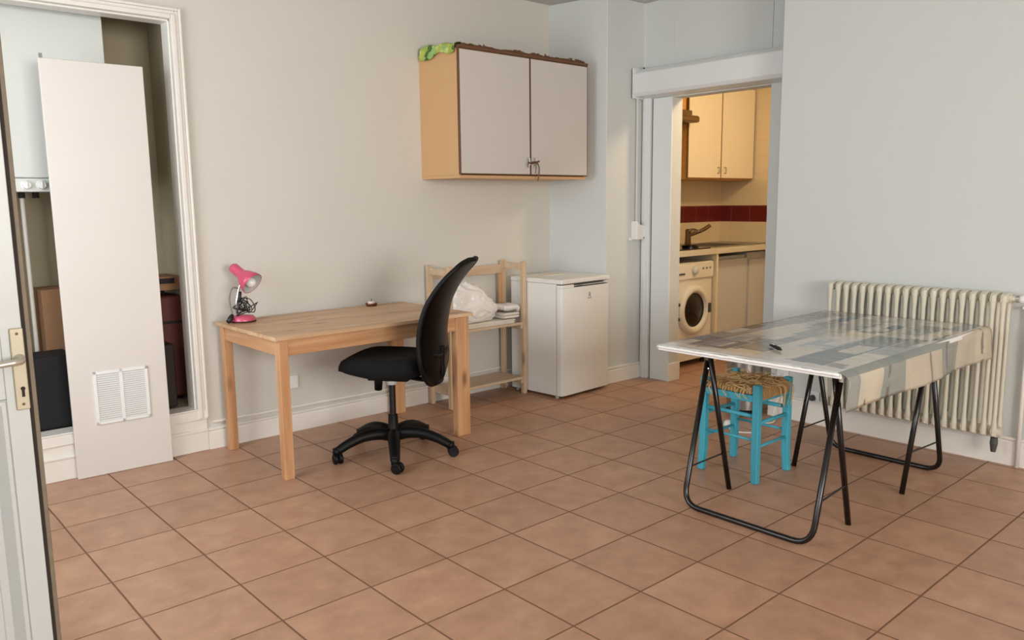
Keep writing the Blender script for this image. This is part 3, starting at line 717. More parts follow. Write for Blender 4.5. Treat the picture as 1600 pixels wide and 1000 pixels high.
# ------------------------------------------------------------------ little fridge
fr = math.radians(3.3)
t = thing('fridge', 'small white under-counter fridge beside the corner pillar', 'fridge', (3.146, .071, 0), fr)
F_ = BASE[t.name]
def FW(mb): mb.bm.transform(F_); return mb
fw, fd, fh = .532, .50, .845
mb = MB(); mb.box((.004, .055, .018), (fw-.004, fd, .812)); FW(mb).build('body', M['fridge'], t, bevel=.006)
mb = MB(); mb.box((0, .0, .812), (fw, fd, fh)); FW(mb).build('worktop', M['fridge'], t, bevel=.008)
mb = MB()
pf = [(0, .05), (0, .02), (.006, .007), (.02, 0), (fw-.02, 0), (fw-.006, .007), (fw, .02), (fw, .05)]
mb.prism(pf, .022, .785); mb.prism([(0, .05), (0, .02), (.006, .007), (.02, .0), (.13, .0), (.13, .05)], .785, .806); mb.prism([(.13, .02), (fw, .02), (fw, .05), (.13, .05)], .785, .806)
dr = FW(mb).build('door', M['fridge'], t, bevel=.003)
mb = MB(); mb.box((.006, .049, .02), (fw-.006, .056, .808)); FW(mb).build('seal', M['grey'], t)
mb = MB(); mb.prism([(.13, .0), (fw-.03, .0), (fw-.03, .019), (.13, .019)], .7865, .7905); mb.box((.13, .002, .80), (.46, .02, .806)); FW(mb).build('grip_recess', M['greyd'], dr)
# emblem: a small ring with a figure-like stem and feet, grey; and the tiny name strip beside the grip
mb = MB(); ex, ez = .30, .716
mb.lathe([(0, 0), (.007, 0), (.007, .001), (0, .001)], 16, axis_m((ex, 0, ez+.017), (0, -1, 0)))
mb.box((ex-.004, -.001, ez-.006), (ex+.004, 0, ez+.008))
for s in (-1, 1):
    mb.tube([(ex+s*.010, -.0006, ez+.012), (ex+s*.008, -.0006, ez-.004), (ex+s*.016, -.0006, ez-.016)], .0016, 6)
mb.box((ex-.022, -.001, ez-.022), (ex+.022, 0, ez-.0175)); FW(mb).build('emblem', M['grey'], dr)
mb = MB()
for k in range(6): mb.box((.165+k*.0095, -.001, .793), (.1715+k*.0095, 0, .8015-.002*(k % 2)))
FW(mb).build('name_strip', M['grey'], dr)
for x, y in ((.03, .07), (fw-.03, .07), (.03, fd-.04), (fw-.03, fd-.04)):
    mb = MB(); mb.lathe([(0, .0), (.014, .0), (.014, .012), (.008, .02), (0, .02)], 14, Matrix.Translation((x, y, 0))); FW(mb).build('foot', M['collar'], t)
mb = MB(); mb.box((.2, .3, fh), (.36, .42, fh+.003)); tag(FW(mb).build('paper_sheet', M['paper'], bevel=.0005), 'thin sheet of paper lying on top of the small fridge', 'paper')

# ------------------------------------------------------------------ wall cabinet over the desk
t = thing('wall_cabinet', 'two-door wall cabinet with orange-beige side above the pine shelf', 'cabinet', (3.03, WY, 1.54))
cx0, cx1, cyf, cz0, cz1 = 2.44, 3.615, .27, 1.535, 2.352
mb = MB(); mb.box((cx0, cyf+.02, cz0+.02), (cx0+.018, WY, cz1-.018)); s = mb.build('side_panel', M['cabside'], t, bevel=.001); s['label'] = 'orange-beige laminate side panel'
mb = MB(); mb.box((cx1-.018, cyf+.02, cz0+.02), (cx1, WY, cz1-.018)); mb.build('side_panel', M['cabside'], t)
mb = MB(); mb.box((cx0, cyf+.016, cz0), (cx1, WY, cz0+.02)); mb.build('bottom_panel', M['cabside'], t, bevel=.002)
mb = MB(); mb.box((cx0, cyf-.004, cz1-.018), (cx1, WY, cz1)); mb.build('top_panel', M['cabedge'], t, bevel=.002)
mb = MB(); mb.box((cx0+.018, WY-.012, cz0+.02), (cx1-.018, WY, cz1-.018)); mb.build('back_panel', M['cabside'], t)
mid = 3.048
for (a, b) in ((cx0+.002, mid-.002), (mid+.002, cx1-.002)):
    mb = MB(); mb.box((a+.006, cyf-.0008, cz0+.031), (b-.006, cyf+.018, cz1-.026)); d = mb.build('door', M['cabdoor'], t)
    mb = MB(); e = .0065
    mb.box((a, cyf, cz0+.024), (a+e, cyf+.019, cz1-.019)); mb.box((b-e, cyf, cz0+.024), (b, cyf+.019, cz1-.019)); mb.box((a+e, cyf, cz0+.024), (b-e, cyf+.019, cz0+.024+e)); mb.box((a+e, cyf, cz1-.019-e), (b-e, cyf+.019, cz1-.019))
    mb.build('edge_strip', M['cabedge'], d)
    kx = b-.03 if a < 2.6 else a+.03
    mb = MB(); mb.tube(rounded([(kx, cyf, 1.672), (kx, cyf-.026, 1.672), (kx, cyf-.026, 1.622), (kx, cyf, 1.622)], .01), .0055, 10); mb.build('handle', M['collar'], d, smooth=True)
# string tying the handles together
k0, k1 = mid-.032, mid+.032
mb = MB()
loop = []
for i in range(41):
    a = 2*PI*i/20; loop.append(((k0+k1)/2+(.04+.002*(i > 20))*math.cos(a), cyf-.026+.013*math.sin(a), 1.645+.004*math.sin(3*a)-.005*(i > 20)))
mb.tube(loop, .0032, 6)
mb.tube(smooth_path([(k1-.006, cyf-.036, 1.645), (k1+.012, cyf-.038, 1.61), (k1+.012, cyf-.034, 1.56), (k1+.006, cyf-.03, 1.52)], 6), .0045, 6)
mb.tube(smooth_path([(k1-.012, cyf-.036, 1.64), (k1-.018, cyf-.036, 1.60), (k1-.02, cyf-.034, 1.57)], 6), .003, 6)
mb.tube(smooth_path([(k0-.008, cyf-.036, 1.645), (k0-.024, cyf-.034, 1.63), (k0-.02, cyf-.03, 1.61)], 5), .003, 6)
mb.tube([(k1-.014, cyf-.039, 1.646), (k1+.012, cyf-.039, 1.652)], .006, 8)
tag(mb.build('tie_string', M['cabedge'], smooth=True), 'brown string knotted round both handles of the wall cabinet above the shelf', 'string')
# frayed brown strip lying along the cabinet's top edge
mb = MB()
rnd = random.Random(5)
P = [(cx0+.03+i*(cx1-cx0-.05)/40, cyf+.012+rnd.uniform(-.006, .006), cz1+.004+rnd.uniform(0, .004)) for i in range(41)]
mb.tube(P, [.0055+rnd.uniform(-.002, .004) for _ in P], 6)
for bx_, n_ in ((2.66, 5), (2.95, 6), (3.12, 9), (3.22, 5), (3.42, 4), (3.55, 6)):
    for _ in range(n_):
        x = bx_+rnd.uniform(-.05, .05); y = cyf+.014; l = rnd.uniform(.015, .045); a = rnd.uniform(.2, 2.9)
        mb.tube([(x, y, cz1+.003), (x+l*.5*math.cos(a), y+rnd.uniform(-.005, .01), cz1+.004+.4*l*math.sin(a)), (x+l*math.cos(a), y+rnd.uniform(-.01, .02), cz1+.004+.55*l*math.sin(a))], [.005, .006, .0015], 5)
tag(mb.build('frayed_trimming', M['cabedge'], smooth=True), 'frayed brown strip lying along the top front edge of the wall cabinet', 'trimming')
# green wrap draped over the left end of the cabinet top
mb = MB()
def wrap(u, v):
    y = cyf+.02+(WY-.03-cyf-.02)*u; s = v*.26
    drop = .045+.05*u*u+.012*math.sin(11*u)
    if s < .17: x = cx0+.17-s; z = cz1+.006+.022*u+.014*abs(math.sin(7*u+9*v))
    else: x = cx0-.006-.01*(s-.17)/.09; z = cz1+.006+.022*u-(s-.17)/.09*drop
    n_ = noise.noise(Vector((y*16, s*22, 2)))
    return Vector((x-.012*abs(n_), y, max(z, cz1+.003) if s < .165 else z+.006*n_))
mb.grid(wrap, 46, 30); tag(mb.build('green_wrap', M['leaf'], smooth=True, solid=.002), 'crumpled green leaf-patterned wrap over the left end of the wall cabinet', 'wrap')

# ------------------------------------------------------------------ shutter box and strap winder
t = thing('shutter_box', 'long white roller shutter box above the kitchen opening', 'shutter box', (4.0, -.43, 2.13))
mb = MB(); m = Matrix.Translation((0, .165, 0)) @ Matrix.Rotation(PI/2, 4, 'X')
pr = [(3.995, 2.165), (4.02, 2.14), (4.15, 2.13), (4.15, 2.345), (4.03, 2.335), (3.995, 2.303)]
mb.prism(pr, 0, 1.285, m); mb.build('housing', M['shutter'], t, bevel=.006)
mb = MB(); mb.box((3.99, .163, 2.128), (4.15, .17, 2.348)); mb.build('end_cap', M['shutter'], t, bevel=.004)
mb = MB(); mb.lathe([(0, 0), (.008, 0), (.006, .012), (0, .014)], 12, axis_m((4.1, .15, 2.345), (0, 0, 1))); mb.build('screw', M['dark'], t)
t = thing('strap_winder', 'white strap winder box on the pillar beside the kitchen opening', 'shutter winder', (4.06, .19, 1.15))
mb = MB(); prs = [(-.055, -.055), (.02, -.055), (.05, -.035), (.062, 0), (.056, .035), (.03, .052), (-.02, .06), (-.045, .085), (-.055, .085)]
m = Matrix.Translation((4.07, .19, 1.14)) @ Matrix.Rotation(PI/2, 4, 'X'); mb.prism(prs, 0, .06, m); mb.build('cover', M['white'], t, bevel=.008)
mb = MB(); mb.box((3.985, .168, 1.08), (4.005, .189, 1.1)); mb.box((4.0, .168, 1.083), (4.016, .178, 1.095)); mb.build('bracket', M['white'], t, bevel=.003)
mb = MB(); mb.box((4.036, .16, 1.21), (4.05, .162, 2.15)); mb.build('strap', M['hem'], t)
mb = MB(); mb.lathe([(0, 0), (.006, 0), (.006, .006), (0, .008)], 10, axis_m((4.095, .132, 1.098), (0, -1, 0))); mb.build('screw', M['grey'], t)

# ------------------------------------------------------------------ kitchen beyond the opening
t = thing('kitchen_counter', 'pale kitchen worktop over the washing machine', 'worktop', (5.2, .4, .92))
mb = MB(); mb.box((4.3, .095, .925), (KR-.002, KB-.002, .972)); mb.build('worktop', M['ktop'], t, bevel=.006)
mb = MB(); mb.box((4.3, KB-.02, .972), (KR-.002, KB-.002, .985)); mb.box((KR-.02, .1, .972), (KR-.002, KB-.02, .985)); mb.build('upstand', M['ktop'], t, bevel=.003)
mb = MB(); mb.box((5.05, .11, 0), (5.075, KB-.01, .925)); mb.build('support_panel', M['cream'], t, bevel=.002)
t = thing('cooktop', 'black glass hob set in the worktop beside the tap', 'hob', (4.75, .4, .972))
mb = MB(); mb.box((4.45, .14, .972), (5.0, .62, .982)); mb.build('glass', M['hob'], t, bevel=.003)
for x, y in ((4.6, .27), (4.86, .25), (4.6, .5), (4.86, .5)):
    mb = MB(); mb.lathe([(0, .982), (.07, .982), (.07, 1.0), (.05, 1.008), (0, 1.008)], 20, Matrix.Translation((x, y, 0))); mb.build('burner', M['hob'], t)
t = thing('sink', 'stainless steel kitchen sink with raised rim in the worktop', 'sink', (5.4, .4, .972))
mb = MB(); mb.box((5.12, .16, .9725), (5.93, .2, .982)); mb.box((5.12, .56, .9725), (5.93, .64, .982)); mb.box((5.12, .2, .9725), (5.16, .56, .982)); mb.box((5.58, .2, .9725), (5.93, .56, .982)); mb.build('rim', M['steel'], t, bevel=.003)
mb = MB(); mb.box((5.16, .2, .9728), (5.58, .56, .976)); mb.build('basin', M['greyd'], t)
t = thing('kitchen_tap', 'brushed mixer tap with raised lever on the kitchen sink', 'tap', (5.3, .58, .982))
mb = MB(); mb.lathe([(0, 0), (.03, 0), (.028, .01), (.024, .09), (.026, .12), (.02, .135), (0, .138)], 20, Matrix.Translation((5.27, .57, .982))); mb.build('body', M['hood'], t, smooth=True)
mb = MB(); mb.tube(smooth_path([(5.27, .57, 1.06), (5.31, .53, 1.08), (5.37, .48, 1.11), (5.42, .44, 1.15)], 6), [.017]*19, 12); mb.build('lever', M['hood'], t, smooth=True)
mb = MB(); mb.tube(smooth_path([(5.27, .57, 1.09), (5.24, .50, 1.115), (5.22, .42, 1.10)], 6), .012, 10); mb.build('spout', M['steel'], t, smooth=True)
# upper cabinets
t = thing('kitchen_wall_cabinet', 'cream two-door kitchen wall cabinet seen through the opening', 'cabinet', (5.45, KB, 1.55))
ux0, ux1, uyf, uz0, uz1 = 4.97, 5.985, .37, 1.552, 2.375
mb = MB(); mb.box((ux0, uyf+.02, uz0), (ux0+.018, KB-.002, uz1)); mb.build('side_panel', M['kside'], t)
mb = MB(); mb.box((ux1-.018, uyf+.02, uz0), (ux1, KB-.002, uz1)); mb.build('side_panel', M['kside'], t)
mb = MB(); mb.box((ux0+.018, uyf+.02, uz0), (ux1-.018, KB-.002, uz0+.02)); mb.build('bottom_panel', M['kside'], t)
mb = MB(); mb.box((ux0+.018, uyf+.02, uz1-.018), (ux1-.018, KB-.002, uz1)); mb.build('top_panel', M['kside'], t)
um = 5.46
for a, b in ((ux0, um-.002), (um+.002, ux1)):
    mb = MB(); mb.box((a+.006, uyf-.001, uz0+.018), (b-.006, uyf+.018, uz1-.006)); d = mb.build('door', M['cream'], t)
    mb = MB(); e = .0075
    mb.box((a, uyf, uz0+.01), (a+e, uyf+.019, uz1)); mb.box((b-e, uyf, uz0+.01), (b, uyf+.019, uz1)); mb.box((a+e, uyf, uz0+.01), (b-e, uyf+.019, uz0+.019)); mb.box((a+e, uyf, uz1-.007), (b-e, uyf+.019, uz1))
    mb.build('edge_strip', M['kedge'], d)
    kx = b-.05 if a < 5.2 else a+.05
    mb = MB(); mb.tube(rounded([(kx, uyf, 1.66), (kx, uyf-.022, 1.66), (kx, uyf-.022, 1.61), (kx, uyf, 1.61)], .008), .0048, 8); mb.build('handle', M['plate'], d, smooth=True)
t = thing('range_hood', 'bronze cooker hood with curved visor left of the cream cabinet', 'hood', (4.67, KB, 2.0))
mb = MB(); mb.box((4.37, .33, 2.03), (4.965, KB-.002, 2.12)); mb.build('body', M['hood'], t, bevel=.006)
mb = MB(); m = Matrix.Translation((4.37, 0, 0)) @ Matrix.Rotation(PI/2, 4, 'Y') @ Matrix.Rotation(PI/2, 4, 'Z')
mb.prism([(.255, 2.025), (.27, 2.015), (.5, 2.015), (.5, 2.03), (.33, 2.075), (.27, 2.07), (.255, 2.055)], 0, .595, m); mb.build('visor', M['hood'], t, bevel=.006)
mb = MB(); mb.box((4.45, .35, 2.12), (4.9, KB-.002, 2.59)); mb.build('duct_cover', M['kside'], t)
mb = MB(); mb.tube([(4.4, .66, 1.53), (4.4, .66, 1.515), (5.0, .66, 1.515), (5.0, .66, 1.53)], .006, 8); mb.tube([(4.4, .66, 1.515), (4.4, KB, 1.515)], .006, 8); mb.tube([(5.0, .66, 1.515), (5.0, KB, 1.515)], .006, 8)
tag(mb.build('utensil_rail', M['hood']), 'thin metal utensil rail on the tiles under the cooker hood', 'rail')
# washing machine
t = thing('washing_machine', 'white front-loading washing machine under the kitchen worktop', 'washing machine', (4.73, .4, 0))
wx0, wx1, wyf = 4.432, 5.028, .135
mb = MB(); mb.box((wx0, wyf+.004, .05), (wx1, KB-.05, .872)); mb.build('body', M['wm'], t, bevel=.008)
mb = MB(); mb.box((wx0+.002, wyf-.012, .735), (wx1-.002, wyf+.01, .865)); cp = mb.build('control_panel', M['wm'], t, bevel=.007)
mb = MB(); mb.box((wx0+.02, wyf-.016, .765), (wx0+.2, wyf-.01, .85)); dw = mb.build('detergent_drawer', M['wm'], cp, bevel=.004)
mb = MB(); mb.box((wx0+.035, wyf-.0175, .775), (wx0+.185, wyf-.014, .79)); mb.build('drawer_grip', M['greyd'], cp)
mb = MB(); mb.lathe([(0, 0), (.034, 0), (.032, .012), (.028, .024), (0, .026)], 28, axis_m((wx0+.32, wyf-.012, .805), (0, -1, 0))); mb.build('dial', M['white'], cp, smooth=True)
for k in range(3):
    mb = MB(); mb.lathe([(0, 0), (.009, 0), (.008, .006), (0, .007)], 14, axis_m((wx0+.44+k*.05, wyf-.012, .815), (0, -1, 0))); mb.build('button', M['grey'], cp)
pc = (wx0+.325, wyf+.004, .475)
pm = axis_m(pc, (0, -1, 0))
mb = MB(); mb.lathe([(.142, .012), (.15, .032), (.168, .04), (.19, .036), (.205, .02), (.208, 0)], 48, pm); dr = mb.build('porthole_door', M['wm'], t, smooth=True)
mb = MB(); mb.lathe([(.145, .014), (.12, .008), (.08, .028), (.0, .036)], 48, pm); mb.build('glass', M['glass'], dr, smooth=True)
mb = MB(); mb.box((pc[0]+.165, wyf-.045, .44), (pc[0]+.198, wyf-.02, .52)); mb.build('door_catch', M['greyd'], dr, bevel=.006)
for dz in (-.06, .06):
    mb = MB(); mb.box((pc[0]-.218, wyf-.02, pc[2]+dz-.012), (pc[0]-.2, wyf+.006, pc[2]+dz+.012)); mb.build('hinge', M['greyd'], dr)
mb = MB(); mb.box((wx0+.01, wyf+.03, .05), (wx1-.01, wyf+.04, .06)); mb.box((wx0+.004, wyf-.001, .055), (wx1-.004, wyf+.006, .15)); mb.build('kick_panel', M['wm'], t, bevel=.003)
for x in (wx0+.05, wx1-.05):
    for y in (wyf+.05, KB-.1):
        mb = MB(); mb.lathe([(0, 0), (.02, 0), (.016, .05), (0, .05)], 12, Matrix.Translation((x, y, 0))); mb.build('foot', M['dark'], t)
# white base unit right of it
t = thing('dishwasher', 'plain pale grey appliance front under the worktop right of the washing machine', 'appliance', (5.36, .45, 0))
mb = MB(); mb.box((5.09, .23, .08), (5.665, KB-.02, .885)); mb.build('body', M['kitgrey'], t, bevel=.004)
mb = MB(); mb.box((5.09, .2, .1), (5.665, .23, .86)); mb.build('door', M['kitgrey'], t, bevel=.012)
mb = MB(); mb.box((5.12, .24, 0), (5.64, KB-.06, .08)); mb.build('plinth', M['dark'], t)
t = thing('base_cabinet', 'narrow pale base unit in the far kitchen corner under the worktop', 'cabinet', (5.83, .45, 0))
mb = MB(); mb.box((5.685, .22, .08), (KR-.004, KB-.02, .9)); mb.build('carcass', M['kitgrey'], t)
mb = MB(); mb.box((5.70, .2, .1), (KR-.006, .22, .84)); mb.build('door', M['kitgrey'], t, bevel=.003)
mb = MB(); mb.box((5.69, .24, 0), (KR-.006, KB-.06, .08)); mb.build('plinth', M['dark'], t)
# kitchen ceiling lamp
t = thing('ceiling_light', 'round warm ceiling lamp in the kitchen', 'lamp', (4.72, -1.05, 2.6))
mb = MB(); mb.lathe([(0, 0), (.12, 0), (.12, -.02), (0, -.02)], 24, Matrix.Translation((4.72, -1.05, 2.6))); mb.build('base', M['white'], t)

# ------------------------------------------------------------------ bin, sockets, lead near the opening
t = thing('pedal_bin', 'stainless steel pedal bin standing behind the turquoise stool', 'bin', (3.79, -.97, 0))
mb = MB(); mb.lathe([(.112, .0), (.118, .004), (.118, .03), (.114, .034), (0, .034)], 36, Matrix.Translation((3.79, -.97, 0))); mb.build('base', M['black'], t, smooth=False)
mb = MB(); mb.lathe([(0, .034), (.113, .034), (.113, .42), (0, .42)], 40, Matrix.Translation((3.79, -.97, 0))); mb.build('body', M['steel'], t, bevel=.002)
mb = MB(); mb.lathe([(.115, .42), (.115, .445), (.1, .46), (.05, .47), (0, .472)], 40, Matrix.Translation((3.79, -.97, 0))); mb.build('lid', M['steel'], t, smooth=True)
mb = MB(); mb.box((3.655, -1.055, .012), (3.70, -1.005, .022), Matrix.Rotation(.7, 3, 'Z')); mb.build('pedal', M['black'], t, bevel=.003)
socket((3.85, -1.21, .305), (-1, 0, 0), 'white wall socket on the right wall behind the stool')
t = socket((3.85, -1.42, .165), (-1, 0, 0), 'white wall socket with a dark plug left of the radiator')
mb = MB(); mb.lathe([(0, .0), (.019, .0), (.017, .03), (.008, .036), (0, .036)], 16, axis_m((3.8455, -1.42, .165), (-1, 0, 0))); tag(mb.build('power_plug', M['greyd'], smooth=True), 'dark plug pushed into the socket left of the radiator', 'plug')
t = thing('extension_lead', 'thin white lead with a white plug trailing on the floor behind the stool', 'cable', (3.5, -1.13, 0))
mb = MB(); mb.tube(smooth_path([(3.38, -1.112, .02), (3.33, -1.2, .006), (3.42, -1.3, .006), (3.55, -1.2, .006), (3.68, -1.25, .006), (3.78, -1.19, .03), (3.828, -1.21, .2), (3.834, -1.21, .29)], 8), .005, 6); mb.build('cord', M['hem'], t, smooth=True)
mb = MB(); mb.tube([(3.37, -1.108, .022), (3.40, -1.10, .022), (3.425, -1.095, .022)], [.014, .022, .02], 12); mb.build('plug', M['white'], t, smooth=True)

# ------------------------------------------------------------------ radiator
t = thing('radiator', 'cream cast iron column radiator on the right wall behind the table', 'radiator', (3.77, -2.0, 0))
n = 20; y0, y1 = -1.555, -2.455; zb, zt = .155, .905
pit = (y1-y0)/(n-1)
xf, xb = 3.728, 3.812
def section():
    mb = MB()
    for x in (xf, xb):
        pth = [(x, 0, zb+.01), (x, 0, zb+.06), (x, 0, zt-.06), (x, 0, zt-.01)]
        mb.tube([(x, 0, zb+.012), (x, 0, zb+.05), (x, 0, zb+.11), (x, 0, zt-.11), (x, 0, zt-.05), (x, 0, zt-.012)], [.0145, .0145, .0105, .0105, .0145, .0145], 12)
    for z, s in ((zt-.03, 1), (zb+.03, -1)):
        # rounded head joining the columns
        m = Matrix.Translation((0, .0, z)) @ Matrix.Rotation(PI/2, 4, 'X')
        pts = []
        hx0, hx1, hr = xf-.012, xb+.012, .03
        for a in range(13):
            th = PI*a/12
            pts.append(((hx0+hx1)/2+(hx1-hx0)/2*math.cos(th), s*.03*math.sin(th)**.6))
        pts += [(hx0, -s*.02), (hx1, -s*.02)]
        if s < 0: pts = pts[::-1]
        mb.prism(pts, -.0145, .0145, m)
        mb.tube([((xf+xb)/2, -abs(pit)/2-.001, z), ((xf+xb)/2, abs(pit)/2+.001, z)], .02, 12)
    return mb
first = None
for k in range(n):
    y = y0+k*pit
    if first is None:
        mb = section(); mb.bm.transform(Matrix.Translation((0, y, 0))); first = mb.build('section', M['rad'], t, bevel=.005, seg=2); y00 = y
    else:
        o = first.copy(); COL.objects.link(o); o.parent = t; o.location = (0, y-y00, 0)
mb = MB(); mb.tube([(3.77, y1-.02, zt-.03), (3.77, y1-.045, zt-.03)], .015, 12); mb.build('valve_nut', M['rad'], t)
mb = MB(); mb.tube([(3.77, y1-.045, zt-.03), (3.77, y1-.058, zt-.03)], .019, 12); vb = mb.build('valve_collar', M['chrome'], t)
mb = MB(); mb.lathe([(0, 0), (.018, 0), (.021, .01), (.021, .035), (.016, .042), (0, .043)], 20, axis_m((3.77, y1-.058, zt-.03), (0, -1, 0))); mb.build('valve_knob', M['white'], t, smooth=True)
mb = MB(); mb.tube([(3.75, y1-.0, zb+.03), (3.75, y1-.03, zb+.03)], .024, 12); mb.build('end_plug', M['rad'], t)
mb = MB(); mb.tube([(3.75, y1-.0, zb+.0), (3.75, y1-.0, zb-.03), (3.75, y1, zb-.075)], [.017, .019, .012], 12); mb.build('drain_valve', M['greyd'], t)
for y in (-1.8, -2.2):
    mb = MB(); mb.box((3.8, y-.012, zb+.06), (3.849, y+.012, zb+.08)); mb.build('wall_bracket', M['rad'], t)
t = thing('wall_pipe', 'thin white pipe with a cap running down the wall right of the radiator', 'pipe', (3.83, -2.545, 0))
mb = MB(); mb.tube([(3.825, -2.545, .0), (3.825, -2.545, .82)], .011, 10); mb.build('tube', M['trim'], t, smooth=True)
mb = MB(); mb.box((3.81, -2.575, .82), (3.85, -2.515, .834)); mb.build('cap', M['trim'], t, bevel=.003)

# ------------------------------------------------------------------ trestle table
def trestle(xu, xs, xa, yl, yr, label):
    xm = (xu+xs)/2
    t = thing('table_trestle', label, 'trestle', (xm, (yl+yr)/2, 0), 0, 'trestles under the table')
    r = .0125; zt_ = .688
    ap = Vector((xa, 0, zt_))
    # U-shaped frame resting on its floor bar
    top = xa+(.012 if xu < xs else -.012)
    zu = .655
    mb = MB(); mb.tube(rounded([(top, yl, zu), (xu, yl-.004, r), (xu, yr+.004, r), (top, yr, zu)], .085, 7), r, 12); u = mb.build('u_frame', M['blacktube'], t, smooth=True)
    d = (xs-xa)/zt_
    for y in (yl-.018, yr+.018):
        mb = MB(); mb.tube([(xa-d*.008, y, .7035), (xs, y, 0.0)], r, 12); lg = mb.build('leg', M['blacktube'], t, smooth=True)
    mb = MB(); mb.tube([(xa-d*.0, yl-.018, .69), (xa-d*.0, yr+.018, .69)], .0115, 12); mb.build('top_bar', M['blacktube'], t, smooth=True)
    for y, s in ((yl, -1), (yr, 1)):
        z = .19
        ux = xu+(top-xu)*(z-.02)/(zu-.02); sxx = xs-d*(z-.03)
        mb = MB(); mb.tube([(ux, y+s*.004, z-.01), (sxx, y+s*.014, z)], .004, 8); mb.build('spreader', M['blacktube'], t)
        mb = MB(); mb.lathe([(0, 0), (.006, 0), (.005, .004), (0, .005)], 10, axis_m((top-(.01 if xu < xs else -.01), y+s*.012, .62), (0, s, 0))); mb.build('rivet', M['chrome'], t)
    return t
trestle(2.147, 2.492, 2.302, -1.69, -2.315, 'black folding tube trestle under the near end of the table')
trestle(3.45, 3.02, 3.235, -1.735, -2.32, 'black folding tube trestle under the far end of the table by the radiator')
TX0, TX1, TY0, TY1 = 2.125, 3.685, -1.552, -2.408
t = tag(MB().box((TX0, TY1, .711), (TX1, TY0, .733)).build('table_board', M['board'], bevel=.003), 'white laminate table board lying across two black trestles', 'table top')
# oilcloth: flat on the board, hanging over the right long side
def cloth():
    bm = bmesh.new(); nu, nv = 90, 70; uvl = bm.loops.layers.uv.new('UVMap')
    wid = TY0-TY1; hang = .165; tot = wid+hang
    G = []; U = {}
    for i in range(nu+1):
        u = i/nu; x = TX0-.004+(TX1-TX0+.004)*u; row = []
        for j in range(nv+1):
            s = tot*j/nv; rip = .0018*noise.noise(Vector((x*6, s*6, 1)))+.0012*noise.noise(Vector((x*19, s*15, 4)))
            if s < wid-.01: y = TY0-s; z = .7352+abs(rip)
            else:
                q = s-(wid-.01); R = .02+.012*math.sin(5*x+1)+.035*max(0, 1-(u/.25))
                th = min(q/R, PI/2*1.0); rest = max(0, q-R*PI/2)
                y = TY1+.01-R*math.sin(th)-rest*(.10*math.sin(7*x)+.05)*(.9)+.9*max(0, .22-u)*rest
                z = .7352-R*(1-math.cos(th))-rest*(.985)
                y += .006*noise.noise(Vector((x*9, 0, q*9)))*min(1, q*10)
            v = bm.verts.new((x+(.010*noise.noise(Vector((s*14, 2, 0))) if i == 0 else 0), y, z)); row.append(v); U[v] = (x-TX0, s)
        G.append(row)
    for i in range(nu):
        for j in range(nv):
            f = bm.faces.new((G[i][j], G[i+1][j], G[i+1][j+1], G[i][j+1])); f.smooth = True
            for l in f.loops: l[uvl].uv = U[l.vert]
    bmesh.ops.recalc_face_normals(bm, faces=bm.faces)
    me = bpy.data.meshes.new('tablecloth'); bm.to_mesh(me); bm.free(); me.materials.append(M['oil'])
    o = bpy.data.objects.new('tablecloth', me); COL.objects.link(o)
    md = o.modifiers.new('Solid', 'SOLIDIFY'); md.thickness = .0014; md.offset = 1
    return o
cl = tag(cloth(), 'grey and cream patchwork oilcloth hanging over one side of the table', 'tablecloth')
# white crumpled hem along the near edge
mb = MB(); P = []
for i in range(60):
    y = TY0-.002-(TY0-TY1-.006)*i/59
    P.append((TX0-.006+.002*noise.noise(Vector((y*30, 0, 0))), y, .728+.003*noise.noise(Vector((y*24, 3, 0)))))
mb.tube(P, [.0068+.0022*noise.noise(Vector((i*.7, 1, 1))) for i in range(60)], 8); mb.build('hem', M['board'], cl, smooth=True)
# small folded object on the cloth
t = thing('folded_object', 'small dark blue folded object lying near the front edge of the tablecloth', 'folded object', (2.375, -1.99, .7375))
mb = MB(); mb.tube([(2.41, -1.945, .747), (2.39, -1.975, .748), (2.36, -2.015, .747), (2.345, -2.035, .746)], [.004, .009, .010, .005], 10, flat=.8); mb.build('case', M['navy'], t, smooth=True)
mb = MB(); mb.tube([(2.418, -1.95, .744), (2.398, -1.965, .756), (2.375, -1.985, .757)], [.003, .006, .003], 8); mb.build('clip', M['chrome'], t, smooth=True)

# ------------------------------------------------------------------ turquoise stool with rush seat
t = thing('stool', 'turquoise wooden stool with a frayed rush seat under the table', 'stool', (2.79, -1.6, 0))
qx0, qx1, qy0, qy1 = 2.632, 2.952, -1.768, -1.43
lw = .036
legs = ((qx0, qy0), (qx0, qy1-lw), (qx1-lw, qy0), (qx1-lw, qy1-lw))
cxm, cym = (qx0+qx1)/2, (qy0+qy1)/2
for x, y in legs:
    mb = MB(); sx = -1 if x < cxm else 1; sy = -1 if y < cym-.02 else 1
    rings = []
    for z, kick in ((0, .006), (.05, .004), (.12, 0), (.3, 0), (.492, 0)):
        sc = .92 if z < .1 else 1
        c_ = Vector((x+lw/2+sx*kick, y+lw/2+sy*kick, z)); h = lw/2*sc
        rings.append([mb.bm.verts.new(c_+Vector((a*h, b*h, 0))) for a, b in ((-1, -1), (1, -1), (1, 1), (-1, 1))])
    for a, b in zip(rings, rings[1:]):
        for j in range(4): mb.bm.faces.new((a[j], a[(j+1) % 4], b[(j+1) % 4], b[j]))
    mb.bm.faces.new(rings[0][::-1]); mb.bm.faces.new(rings[-1]); mb.build('leg', M['teal'], t, bevel=.005)
yy = {0: qy0+lw/2, 1: qy1-lw/2}; xx = {0: qx0+lw/2, 1: qx1-lw/2}
